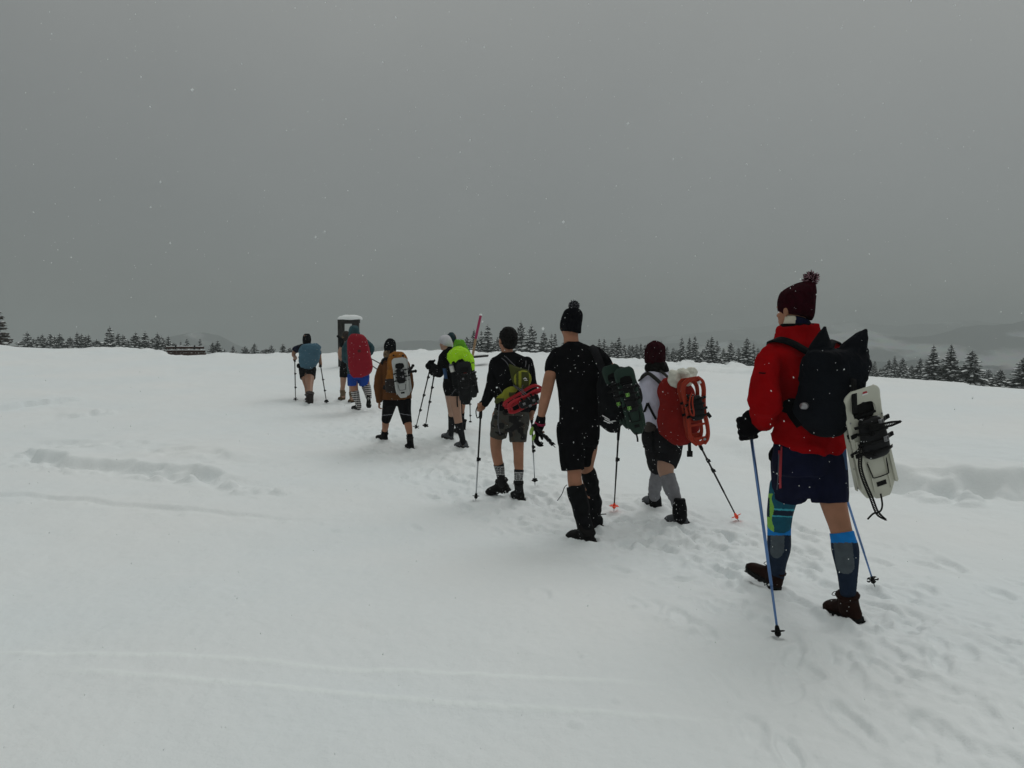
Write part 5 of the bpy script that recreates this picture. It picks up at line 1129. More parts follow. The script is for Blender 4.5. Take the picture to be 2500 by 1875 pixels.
# ================================================================== bareheaded hiker in black sweater and camouflage shorts
def hiker_camo():
    g = Fig(7.9, 8, .009); HR = gpt(1276, 1223); HL = at(1243, 1199, 8.05)
    root = person(g, HR, 'bareheaded person in black sweater, camouflage shorts and patterned socks')
    B = g.body
    B.rings([g.R(1210, 1284, 1035, .11), g.R(1214, 1286, 1005, .11), g.R(1214, 1290, 960, .11), g.R(1208, 1292, 915, .12), g.R(1210, 1284, 884, .10), g.R(1222, 1266, 870, .075), g.R(1227, 1250, 860, .06)])
    B.tube([g.P(1239, 872), g.P(1238, 855, .01), g.P(1239, 842, .02)], [.062, .060, .062]); add_head(B, g.P(1239, 833, .03), 26, 0, 1.12)
    L1 = g.limb([(1222, 1015, 21), (1214, 1050, 17), (1211, 1078, 15), (1211, 1098, 13.5), (1215, 1122, 12.5), (1219, 1140, 11.5), (1222, 1158, 9.5), (1226, 1182, 8.5)], g.Y0, HL.y)
    L2 = g.limb([(1266, 1015, 21), (1264, 1055, 17.5), (1265, 1085, 14.5), (1266, 1108, 12.8), (1266, 1128, 12.5), (1267, 1145, 11.2), (1266, 1165, 9.5), (1266, 1195, 8.5)], g.Y0, HR.y)
    for L in (L1, L2): B.tube(*L)
    B.tube(*g.limb([(1212, 888, 8, 0), (1202, 918, 10.5, -.02), (1195, 948, 11, -.04), (1188, 968, 9.5, 0), (1180, 988, 7, .06)])); grip_hand(B, g.P(1180, 989, .06), g.P(1174, 995, .06), g.P(1175, 980) - g.P(1173, 1010), 1.15, .0105)
    B.tube(*g.limb([(1284, 888, 8, 0), (1296, 918, 10.5, 0), (1300, 950, 11, .02), (1301, 985, 9, .06), (1299, 1008, 7, .1)])); grip_hand(B, g.P(1299, 1010, .1), g.P(1297, 1018, .12), (-.1, 0, 1), 1.0)
    finish_body(g, SKIN, .008)
    hair_cap(root, g, 1239.5, 832, 24, 1.10, HAIR, .012, low=-.035)
    s = Sh(); s.rings([g.R(1208, 1292, 1006, .135), g.R(1208, 1294, 985, .13), g.R(1208, 1296, 955, .125), g.R(1204, 1298, 920, .13), g.R(1198, 1298, 893, .125), g.R(1202, 1288, 877, .10), g.R(1216, 1270, 866, .085), g.R(1224, 1254, 859, .075)], e=2.2)
    s.tube(*g.limb([(1210, 886, 15.5, 0), (1205, 915, 15, -.02), (1199, 945, 14.5, -.04), (1192, 966, 13, 0), (1183, 984, 10, .04), (1181, 988, 9.5, .05)]), flat1=True); s.tube(*g.limb([(1286, 886, 15.5, 0), (1293, 915, 15, 0), (1298, 948, 14, .02), (1300, 982, 12, .06), (1299, 1003, 9.5, .1)]))
    me = s.remesh(.009, 4); wrinkle(me, .007, (7, 7, 6), 61); link('sweater', me, BLACK, root)
    s = Sh(); s.rings([g.R(1199, 1290, 1050, .13), g.R(1198, 1293, 1030, .14), g.R(1206, 1291, 1002, .135), g.R(1208, 1290, 995, .13)]); s.tube(*on(L1, [(1221, 1035, 24), (1216, 1067, 20)]), flat1=True, k=2); s.tube(*on(L2, [(1265, 1035, 27), (1265, 1079, 20.5)]), flat1=True, k=2)
    me = s.remesh(.009, 4); wrinkle(me, .008, (8, 8, 4), 62)
    def camo(x, y, c, n):
        a = noise3(c[:, 0] * 11, c[:, 1] * 11, c[:, 2] * 16); b = noise3(c[:, 0] * 17 + 9, c[:, 1] * 17, c[:, 2] * 22 + 4); return np.where(a > .14, 1, np.where(b > .24, 2, 0))
    paint(me, camo); link('shorts', me, [mat('camouflage_grey', (.045, .045, .038), .9, bump=.3), mat('camouflage_black', (.007, .007, .007), .9), mat('camouflage_brown', (.045, .036, .027), .9)], root)
    SB = mat('black_wool', (.008, .008, .009), .95, bump=.6); SW = mat('white_wool', (.42, .42, .42), .95, bump=.6)
    for L, a, b in ((L1, 1132, 1182), (L2, 1146, 1196)):
        s = Sh(); s.tube(*seg(L, a, b, .006), flat0=True); me = s.remesh(.006, 2)
        def pt(x, y, c, n, a=a): 
            t = y - a; z = np.abs(((x * .28) % 1.0) - .5) * 2
            return np.where(((t > 7) & (t < 9.2)) | ((t > 25) & (t < 27.2)), 1, np.where((t > 10.5) & (t < 24) & (z > .45) & (np.abs(np.sin(t * .75)) > .35), 1, 0))
        paint(me, pt); link('sock', me, [SB, SW], root)
    boot(root, HL, toe_point(HL, 1192, 1206, .29), at(1228, 1168, HL.y), .049, BLACK_BOOT, RUBBER, LACE, 1.1, .008, snow=True)
    boot(root, HR, toe_point(HR, 1256, 1212, .29), at(1266, 1176, HR.y), .049, BLACK_BOOT, RUBBER, LACE, 1.1, .008, snow=True)
    pole('long black walking pole in the left hand of the bareheaded hiker', g.P(1175, 984, .06), gpt(1161.5, 1222), POLE_BLACK, RUBBER, RUBBER, .0095, .16, .038, (.42,), lower=POLE_SILVER, basket_at=.05, grip_ext=.0, split=.6)
    pole('half silver walking pole right of the camouflage shorts', g.P(1297, 1008, .12), gpt(1306.3, 1186), POLE_BLACK, RUBBER, RUBBER, .0085, .13, .036, (.55, .5), lower=POLE_SILVER, strap=False, basket_at=.09, split=.45)
    d = -.16; OL = mat('olive_nylon', (.055, .062, .018), .85, .12, 10, .35, 160, spec=.06); YE = mat('yellow_green_nylon', (.22, .235, .025), .8, .1, 10, .35, 160, spec=.08)
    pk = empty('daypack', tuple(g.P(1270, 950, d)), 'small olive and yellow round daypack on the black sweater', 'backpack', 'backpacks carried by the hikers')
    s = Sh(); s.rings([g.R(1258, 1288, 948, .02, d), g.R(1250, 1291, 930, .03, d), g.R(1246, 1292, 912, .03, d), g.R(1242, 1291, 900, .025, d, tilt=4), g.R(1241, 1270, 893, .02, d + .02, tilt=6)], e=3); link('back_panel', s.remesh(.008, 2), OL, pk)
    s = Sh(); s.ell(g.P(1276, 926, d - .05), (.092, 0, 0), (0, .06, 0), (0, 0, .094)); me = s.remesh(.007, 2); wrinkle(me, .004, (9, 9, 9), 63)
    paint(me, lambda x, y, c, n: np.where((x < 1260) | ((x > 1266.5) & (x < 1273.5)) | (x > 1293 - np.abs(y - 926) * .15) | (y < 908), 1, 0)); link('round_pocket', me, [OL, YE], pk)
    s = Sh(); c = d - .125; s.ribbon([g.P(1278, 925, c), g.P(1283, 923, c + .004)], .008, .002, (0, -1, 0)); s.ribbon([g.P(1281, 922, c), g.P(1286, 926, c + .01)], .010, .002, (0, -1, 0)); s.ribbon([g.P(1280, 928.5, c), g.P(1288, 928.5, c + .012)], .006, .002, (0, -1, 0)); link('white_logo', s.mesh(), WHITE_P, pk)
    for pts in ([(1217, 870, .0), (1226, 875, -.10), (1236, 884, -.14), (1243, 895, -.16)], [(1226, 865, -.02), (1236, 872, -.10), (1248, 884, -.14), (1258, 893, -.16)], [(1284, 879, -.04), (1284, 888, -.12), (1282, 896, -.15)], [(1292, 889, -.05), (1291, 898, -.12), (1289, 910, -.16)], [(1218, 945, -.13), (1222, 952, -.14), (1226, 960, -.14)]):
        s = Sh(); s.ribbon([g.P(*p) for p in pts], .008, .004, (-.1, -.8, .5)); link('strap', s.mesh(), CORD, pk)
    for pts in ([(1254, 943, -.2), (1268, 953, -.28), (1282, 966, -.36), (1289, 980, -.36)], [(1253, 940, -.2), (1270, 950, -.29), (1285, 962, -.37), (1290, 976, -.37)], [(1278, 938, -.25), (1274, 948, -.27), (1278, 952, -.27)]):
        s = Sh(); s.tube([g.P(*p) for p in pts], [.0045] * len(pts), n=6); link('cord', s.mesh(), CORD, pk)
    s = Sh(); s.ribbon([g.P(1219, 985, -.17), g.P(1217, 1010, -.175), g.P(1216, 1035, -.17), g.P(1221, 1060, -.15)], .010, .003, (0, -1, 0)); link('hanging_strap', s.mesh(), CORD, pk)
    hb = empty('hip_bag', tuple(g.P(1235, 980, -.2)), 'yellow green hip bag below the round daypack', 'bag')
    s = Sh(); s.tube(*g.limb([(1213, 980, 6, -.17), (1222, 972, 8.5, -.18), (1230, 966, 8, -.19)])); s.tube(*g.limb([(1231, 972, 9.5, -.2), (1239, 962, 13, -.21), (1250, 954, 11, -.21), (1258, 950, 6, -.2)])); me = s.remesh(.007, 3); wrinkle(me, .006, (10, 10, 10), 64)
    paint(me, lambda x, y, c, n: np.where((x < 1231) & (y > 972), 1, 0) + np.where((x > 1243) & (y > 958), 1, 0)); link('pouch', me, [YE, OL], hb)
    snowshoe('red snowshoe across the lower back, the upper one', g.P(1320, 941, -.26), g.P(1230, 993, -.26), (-.30, -.45, -.85), SHOE_RED, 'tsl', .80, group='red snowshoes across the lower back', bind=False)
    snowshoe('red snowshoe across the lower back, the lower one with black binding', g.P(1331, 958, -.30), g.P(1240, 1001, -.40), (.25, -1, -.45), SHOE_RED, 'tsl', .80, group='red snowshoes across the lower back')
hiker_camo()

# ================================================================== hiker in white hat with the black pack
def hiker_whitehat():
    g = Fig(11.3, 38, .011); HN = gpt(1142, 1095); HF = gpt(1104, 1075)
    root = person(g, (HN + HF) / 2, 'person in smooth white beanie, black jacket and shorts with bare thighs')
    B = g.body
    B.rings([g.R(1084, 1118, 950, .12), g.R(1086, 1116, 925, .10), g.R(1086, 1116, 900, .10), g.R(1080, 1116, 875, .11), g.R(1084, 1112, 862, .09), g.R(1088, 1104, 854, .06)])
    B.tube([g.P(1093, 862), g.P(1091, 850), g.P(1090, 842)], [.058, .055, .055]); add_head(B, g.P(1088, 838, .03), 50, 0, 1.0)
    LN = g.limb([(1104, 940, 17), (1109, 970, 15), (1113, 995, 13), (1117, 1018, 10.5), (1121, 1040, 9.5), (1127, 1062, 7), (1132, 1084, 5.8)], g.Y0, HN.y)
    LF = g.limb([(1096, 940, 15), (1099, 970, 12), (1101, 1000, 8.5), (1103, 1020, 8.2), (1102, 1040, 7), (1101, 1062, 5.5)], g.Y0, HF.y)
    for L in (LN, LF): B.tube(*L)
    B.tube(*g.limb([(1078, 872, 6, 0), (1075, 892, 6, .02), (1074, 912, 5.5, .08), (1066, 908, 5, .2), (1059, 902, 4.5, .3)])); B.tube(*g.limb([(1112, 872, 6, .1), (1105, 895, 6, .25), (1085, 905, 5.5, .4), (1065, 897, 5, .5), (1055, 893, 4.5, .55)]))
    grip_hand(B, g.P(1059, 902, .3), g.P(1061, 909, .33), (0.2, 0, 1), .85); grip_hand(B, g.P(1055, 893, .55), g.P(1051, 896, .57), (0.2, 0, 1), .85)
    finish_body(g, SKIN_PALE)
    s = Sh(); s.rings([g.R(1083, 1119, 930, .13), g.R(1083, 1119, 905, .125), g.R(1077, 1119, 882, .125), g.R(1074, 1116, 868, .12), g.R(1080, 1110, 857, .095), g.R(1085, 1105, 850, .075), g.R(1086, 1103, 846, .07)])
    s.tube(*g.limb([(1080, 870, 8.5, 0), (1076, 890, 8.8, .02), (1074, 912, 9, .08), (1066, 910, 8, .2), (1060, 903, 7, .28)])); s.tube(*g.limb([(1110, 872, 8, .1), (1104, 895, 8, .25), (1085, 906, 7, .4), (1067, 898, 6.5, .5)]))
    me = s.remesh(.010, 4); wrinkle(me, .008, (7, 7, 6), 71); link('jacket', me, BLACK, root)
    s = Sh(); s.rings([g.R(1087, 1123, 966, .13), g.R(1082, 1122, 950, .14), g.R(1081, 1120, 935, .135), g.R(1083, 1118, 924, .125)]); me = s.remesh(.010, 3); wrinkle(me, .006, (8, 8, 4), 72); link('shorts', me, BLACK, root)
    s = Sh(); s.box(g.P(1087, 912, -.13), (.026, 0, 0), (0, .015, 0), (-.012, 0, .075)); link('blue_pocket', s.mesh(), mat('dull_blue_nylon', (.03, .075, .17), .8, bump=.3), root)
    for L, a, b, H, T, A, rs in ((LN, 1032, 1082, HN, (1113, 1090), (1133, 1078), .047), (LF, 1012, 1060, HF, (1081, 1067), (1102, 1058), .045)):
        s = Sh(); s.tube(*seg(L, a, b, .006), flat0=True); link('sock', s.remesh(.009, 2), DARKGREY, root)
        boot(root, H, toe_point(H, T[0], T[1], .27), at(A[0], A[1], H.y), rs, GREY_BOOT, RUBBER, LACE, 1.05, .010, snow=True)
    beanie(root, g, [(1079, 1105, 846, 4, .03), (1074, 1106, 841, 5, .02), (1072, 1105, 833, 4, .02), (1074, 1102, 825, 2, .02), (1080, 1096, 819, 0, .02)], .115, mat('white_knit', (.52, .52, .55), .95, .06, 20, .4, 120, spec=.05), .009, 20)
    s = Sh(); grip_hand(s, g.P(1064, 906, .27), g.P(1061, 909, .33), (0.2, 0, 1), 1.45, .012); s.tube(*g.limb([(1070, 914, 8, .18), (1065, 911, 8.5, .24), (1061, 905, 8, .3)])); link('glove', s.remesh(.010, 3), BLACK, root)
    s = Sh(); grip_hand(s, g.P(1058, 894, .52), g.P(1051, 894, .57), (0.2, 0, 1), 1.5, .012); s.tube(*g.limb([(1062, 896, 7.5, .5), (1057, 893, 7.5, .54), (1052, 890, 7, .57)])); link('glove', s.remesh(.010, 3), BLACK, root)
    pole('black walking pole swung forward by the white hat hiker, the left one', g.P(1053, 888, .57), at(1014.5, 1048, 12.35), POLE_BLACK, RUBBER, RUBBER, .010, .13, .055, (.3, .53, .8), strap=False, star=True)
    pole('black walking pole swung forward by the white hat hiker, the right one', g.P(1062, 903, .33), at(1038.5, 1042, 12.2), POLE_BLACK, RUBBER, RUBBER, .010, .13, .050, (.45, .7), strap=False, basket_at=.03)
    d = -.22; pk = empty('backpack', tuple(g.P(1130, 960, d)), 'black backpack with black snowshoes under a neon yellow cover', 'backpack', 'backpacks carried by the hikers')
    s = Sh(); s.rings([g.R(1110, 1146, 955, .08, d), g.R(1106, 1155, 935, .12, d), g.R(1103, 1157, 905, .14, d), g.R(1100, 1152, 880, .14, d), g.R(1099, 1146, 864, .12, d), g.R(1108, 1134, 853, .08, d)], e=2.4, round0=.02); me = s.remesh(.011, 3); wrinkle(me, .012, (8, 8, 8), 73); link('sack', me, BLACK_NYLON, pk)
    s = Sh(); s.rings([g.R(1100, 1158, 905, .15, d), g.R(1094, 1157, 885, .16, d), g.R(1093, 1154, 872, .16, d), g.R(1095, 1147, 862, .15, d), g.R(1104, 1138, 853, .12, d), g.R(1112, 1128, 847, .07, d)], e=2.3, round1=.005)
    me = s.remesh(.009, 2); wrinkle(me, .016, (9, 9, 9), 74); wrinkle(me, .006, (24, 24, 24), 75)
    import bmesh
    bm = bmesh.new(); bm.from_mesh(me); bx = [1090, 1097, 1101, 1104, 1108, 1112, 1116, 1122, 1129, 1134, 1138, 1142, 1146, 1150, 1153, 1157, 1162]; by = [873, 884, 889, 883, 880, 885, 880, 876, 875, 880, 887, 885, 881, 886, 903, 902, 900]
    kill = []
    for f in bm.faces:
        c = f.calc_center_median(); x, y = project(np.array([c])); 
        if y[0] > np.interp(x[0], bx, by) + 1: kill.append(f)
    bmesh.ops.delete(bm, geom=kill, context='FACES'); bm.to_mesh(me); bm.free()
    NEON = mat('neon_yellow_rain_cover', (.35, .70, .012), .7, .05, 14, .5, 60, spec=.15)
    link('rain_cover', me, NEON, pk)
    s = Sh(); s.ell(g.P(1136, 913, d - .16), (.045, 0, 0), (0, .03, 0), (0, 0, .035)); link('red_pouch', s.remesh(.009, 2), mat('dark_red_cloth', (.14, .012, .010), .85), pk)
    s = Sh(); s.ribbon([g.P(1116, 968, -.2), g.P(1116, 980, -.2), g.P(1117, 994, -.2)], .020, .003, (0, -1, 0)); s.ribbon([g.P(1126, 968, -.15), g.P(1127, 990, -.12), g.P(1128, 1014, -.1)], .014, .003, (0, -1, 0)); link('hanging_strap', s.mesh(), RUBBER, pk)
    s = Sh(); s.tube([g.P(1103, 963, -.25), g.P(1110, 953, -.3), g.P(1120, 948, -.33), g.P(1140, 950, -.4)], [.005] * 4, n=6); link('grey_cord', s.mesh(), CORD, pk)
    bt = empty('bottle', tuple(g.P(1105, 908, -.33)), 'white bottle in the side pocket under the neon cover', 'bottle')
    s = Sh(); a, b = g.P(1106, 908, -.33), g.P(1102, 893, -.33); s.tube([a, b], [.036, .036], flat0=True, flat1=True); link('bottle_body', s.remesh(.007, 3), mat('white_bottle', (.6, .6, .56), .4), bt)
    s = Sh(); s.tube([b, b + (b - a) * .45], [.034, .022], flat0=True, flat1=True); link('bottle_cap', s.mesh(), GREY_YARN, bt)
    snowshoe('black snowshoe on the neon covered pack, the near one with tail hanging low', g.P(1131, 882, -.42), g.P(1138, 988, -.40), (.1, -1, .05), SHOE_BLACK, 'msr', 1.0, accent_on=(1,))
    snowshoe('black snowshoe on the neon covered pack, the far one to the right', g.P(1146, 886, -.26), g.P(1160, 970, -.22), (.75, -.8, .05), SHOE_BLACK, 'msr', .9, accent_on=())
hiker_whitehat()

def hiker_tealhat():
    g = Fig(12.7, 30, .013); HA = gpt(1122, 1060); HB = gpt(1133, 1052)
    root = person(g, HA, 'person in dark teal hat mostly hidden behind the white hat hiker')
    B = g.body
    B.rings([g.R(1104, 1136, 950, .11), g.R(1104, 1134, 900, .11), g.R(1100, 1134, 865, .11), g.R(1104, 1128, 850, .08)]); B.tube([g.P(1106, 852), g.P(1104, 838)], [.058, .055]); add_head(B, g.P(1102, 830, .03), 35, 0, 1.0)
    LA = g.limb([(1114, 945, 13), (1117, 985, 10), (1119, 1015, 7.5), (1121, 1050, 5.5)], g.Y0, HA.y); LB = g.limb([(1127, 945, 13), (1127, 985, 10), (1126, 1015, 7), (1131, 1042, 5)], g.Y0, HB.y)
    for L in (LA, LB): B.tube(*L)
    B.tube(*g.limb([(1100, 862, 5.5, 0), (1098, 885, 5, .1), (1096, 900, 4.5, .3), (1092, 903, 4, .5)])); B.tube(*g.limb([(1134, 862, 5.5, 0), (1142, 890, 5, 0), (1146, 915, 4.5, .1), (1146, 935, 4, .15)])); grip_hand(B, g.P(1146, 936, .15), g.P(1146.5, 942, .17), (0, 0, 1), .9); open_hand(B, g.P(1092, 903, .5), (-.3, .3, -1), (1, 0, 0), .9)
    finish_body(g, SKIN)
    s = Sh(); s.rings([g.R(1101, 1139, 950, .13), g.R(1101, 1137, 905, .13), g.R(1098, 1137, 870, .13), g.R(1102, 1130, 852, .10), g.R(1102, 1118, 846, .075)]); s.tube(*g.limb([(1103, 864, 7.5, 0), (1100, 885, 7, .1), (1097, 899, 6, .28)])); s.tube(*g.limb([(1132, 864, 7.5, 0), (1141, 890, 7, 0), (1145, 915, 6.5, .1), (1146, 931, 5.5, .14)])); link('jacket', s.remesh(.013, 3), BLACK, root)
    s = Sh(); s.rings([g.R(1102, 1140, 985, .12), g.R(1102, 1140, 945, .13)], k=2); link('shorts', s.remesh(.013, 3), BLACK, root)
    for L, H, T in ((LA, HA, (1108, 1056)), (LB, HB, (1120, 1048))):
        s = Sh(); s.tube(*seg(L, 1005, 1045, .006), flat0=True); link('sock', s.remesh(.011, 2), BLACK, root); boot(root, H, toe_point(H, T[0], T[1], .28), H + Vector((0, .05, .2)), .048, BLACK_BOOT, RUBBER, None, 1.0, .012, snow=True)
    beanie(root, g, [(1090, 1114, 836, 0, .02), (1090, 1114, 826, 0, .02), (1092, 1112, 818, 0, .02), (1097, 1107, 812, 0, .02)], .11, mat('dark_teal_knit', (.008, .030, .036), .95, bump=.7), .010)
    pk = empty('backpack', tuple(g.P(1130, 930, -.2)), 'backpack in plain green rain cover, half hidden by the neon one', 'backpack', 'backpacks carried by the hikers')
    s = Sh(); d = -.22; s.rings([g.R(1112, 1150, 935, .12, d), g.R(1108, 1156, 900, .15, d), g.R(1105, 1150, 868, .15, d), g.R(1106, 1142, 850, .13, d), g.R(1109, 1136, 838, .10, d), g.R(1112, 1130, 829, .06, d)], e=2.6, round0=.02); me = s.remesh(.012, 3); wrinkle(me, .010, (8, 8, 8), 81); link('rain_cover', me, mat('green_rain_cover', (.095, .30, .012), .75, .08, 14, .4, 60, spec=.1), pk)
    pole('thin black walking pole planted between neon covered pack and camouflage shorts hiker', g.P(1146.5, 936, .17), gpt(1148.3, 1032), POLE_BLACK, RUBBER, RUBBER, .010, .13, .03, (.2, .5), strap=False, basket_at=.04)
hiker_tealhat()

# ================================================================== hiker in the brown jacket
def hiker_brown():
    g = Fig(11.4, 6, .011); HL = gpt(944, 1079); HR = gpt(1008, 1100)
    root = person(g, (HL + HR) / 2, 'person in rust brown jacket, black cap and knee-length black tights')
    B = g.body
    B.rings([g.R(938, 1000, 985, .12), g.R(940, 998, 950, .11), g.R(938, 998, 915, .12), g.R(938, 990, 888, .11), g.R(944, 975, 873, .08), g.R(946, 962, 864, .06)]); B.tube([g.P(953, 872), g.P(952, 858)], [.058, .055]); add_head(B, g.P(951, 848, .03), 12, 0, 1.0)
    LL = g.limb([(953, 975, 17), (947, 1005, 13), (942, 1026, 9.5), (941, 1040, 8.5), (939, 1054, 6.5), (939, 1068, 6)], g.Y0, HL.y); LR = g.limb([(985, 975, 17), (989, 1005, 13), (995, 1030, 10), (998, 1045, 9), (1000, 1060, 7), (1001, 1085, 6)], g.Y0, HR.y)
    for L in (LL, LR): B.tube(*L)
    B.tube(*g.limb([(935, 890, 8, 0), (926, 915, 8, -.02), (923, 940, 7, -.02), (926, 962, 6, .02), (927, 976, 5, .04)])); open_hand(B, g.P(927, 977, .04), (-.15, .1, -1), (1, .3, 0), 1.0, .7); B.tube(*g.limb([(990, 890, 8, 0), (999, 915, 7, .1), (1001, 940, 6, .2), (996, 960, 5, .3)])); open_hand(B, g.P(996, 961, .3), (0, .2, -1), (-1, .3, 0), 1.0, .7)
    finish_body(g, SKIN)
    RUST = mat('rust_brown_shell', (.105, .038, .010), .85, .12, 9, .3, 160, spec=.08)
    s = Sh(); s.rings([g.R(934, 1005, 974, .15, tilt=-1), g.R(935, 1004, 955, .145), g.R(935, 1003, 925, .14), g.R(931, 1001, 900, .14), g.R(931, 995, 886, .13), g.R(940, 982, 874, .10), g.R(944, 968, 866, .08)], e=2.2)
    s.tube(*g.limb([(939, 888, 10.5, 0), (928, 912, 11.5, -.02), (924, 938, 11.5, -.03), (925, 958, 10, 0), (926, 974, 8.5, .03), (927, 982, 8, .04)]), flat1=True); s.tube(*g.limb([(990, 890, 10, 0), (998, 915, 9.5, .1), (1001, 940, 9, .2), (997, 958, 7.5, .28)]))
    me = s.remesh(.010, 4); wrinkle(me, .010, (7, 7, 5), 91); wrinkle(me, .004, (18, 18, 12), 92); link('jacket', me, RUST, root)
    s = Sh(); s.rings([g.R(938, 966, 876, .085, .0), g.R(936, 968, 866, .095), g.R(938, 967, 856, .09)]); me = s.remesh(.009, 3); wrinkle(me, .01, (14, 14, 14), 93); hd = link('scarf', me, mat('patterned_brown_scarf', (.07, .045, .03), .95, .5, 30, .8, 60, col2=(.14, .10, .06)), root)
    s = Sh(); s.tube([g.P(957, 850, -.11), g.P(956, 862, -.13), g.P(955, 874, -.14)], [.022, .026, .012]); me = s.remesh(.008, 2); link('ponytail', me, HAIR, root)
    s = Sh(); s.rings([g.R(936, 1003, 990, .125), g.R(934, 1004, 975, .135)], k=2); s.tube(*on(LL, [(953, 978, 18.5), (947, 1005, 14.5), (942, 1027, 11)]), flat1=True); s.tube(*on(LR, [(986, 978, 18.5), (989, 1005, 15), (995, 1034, 11.5)]), flat1=True)
    me = s.remesh(.009, 3); paint(me, lambda x, y, c, n: np.where(((np.abs(y - 1012 - (x - 990) * .15) < .9) & (x > 975)) | ((np.abs(y - 1013 + (x - 945) * .1) < .9) & (x < 958)), 1, 0)); link('tights', me, [BLACK, GREY_YARN], root)
    for L, H, T, A in ((LL, HL, (921, 1071), (941, 1053)), (LR, HR, (995, 1093), (1001, 1064))):
        s = Sh(); s.tube(*seg(L, A[1] - 3, A[1] + 22, .009), flat0=True); link('sock', s.remesh(.009, 2), BLACK, root); boot(root, H, toe_point(H, T[0], T[1], .27), at(A[0], A[1] + 3, H.y), .048, BLACK_BOOT, RUBBER, LACE, 1.05, .010, snow=True)
    beanie(root, g, [(938, 967, 858, 0, .02), (937, 967, 850, 0, .02), (938, 967, 840, 0, .02), (942, 964, 832, 0, .02), (947, 959, 827, 0, .02)], .11, BLACK_KNIT, .009)
    d = -.22; pk = empty('backpack', tuple(g.P(975, 950, d)), 'orange-topped backpack carrying light grey snowshoes', 'backpack', 'backpacks carried by the hikers')
    s = Sh(); s.rings([g.R(942, 990, 955, .08, d), g.R(940, 998, 935, .12, d), g.R(945, 1002, 910, .14, d), g.R(946, 998, 888, .14, d), g.R(948, 993, 872, .13, d), g.R(954, 987, 863, .10, d), g.R(961, 980, 859, .06, d)], e=2.5, round0=.02)
    me = s.remesh(.009, 3); wrinkle(me, .010, (10, 10, 10), 95); wrinkle(me, .005, (26, 26, 26), 96); paint(me, lambda x, y, c, n: np.where((y < 892) | ((x < 960) & (y < 925)), 0, 1)); link('sack', me, [mat('orange_ochre_nylon', (.24, .092, .015), .8, .25, 14, .5, 60, spec=.1), mat('dark_brown_nylon', (.018, .011, .009), .85, bump=.4)], pk)
    s = Sh(); s.ribbon([g.P(931, 893, -.02), g.P(934, 880, -.12), g.P(944, 876, -.16), g.P(952, 884, -.2)], .05, .01, (0, -.8, .5)); s.ribbon([g.P(936, 945, -.15), g.P(950, 950, -.25), g.P(975, 957, -.3)], .06, .01, (0, -1, 0)); link('straps', s.mesh(), BLACK_NYLON, pk)
    s = Sh()
    for x, y in ((961, 868), (965, 873), (984, 868)): s.ell(g.P(x, y, d - .115), (.016, 0, 0), (0, .015, 0), (0, 0, .016))
    link('lid_tabs', s.mesh(), RUBBER, pk)['kind'] = 'stuff'
    snowshoe('light grey snowshoe behind its twin on the orange-topped pack', g.P(979, 875, -.38), g.P(993, 966, -.36), (.25, -1, .05), SHOE_GREY, 'msr', .95, accent_on=())
    snowshoe('light grey snowshoe with dark binding on the orange-topped pack', g.P(973, 873, -.46), g.P(985, 971, -.44), (.05, -1, .05), SHOE_GREY, 'msr', 1.05, accent_on=(0, 2))
    pole('folded black walking pole jutting from the orange-topped pack, the upper one', g.P(1008, 893, -.36), g.P(976, 945, -.36), POLE_BLACK, RUBBER, RUBBER, .010, .13, 0, (.2,), strap=False, group='folded poles on the orange-topped pack')
    pole('folded black walking pole jutting from the orange-topped pack, the lower one', g.P(1014, 906, -.34), g.P(972, 912, -.42), POLE_BLACK, RUBBER, RUBBER, .010, .13, 0, (.2,), strap=False, group='folded poles on the orange-topped pack')
hiker_brown()

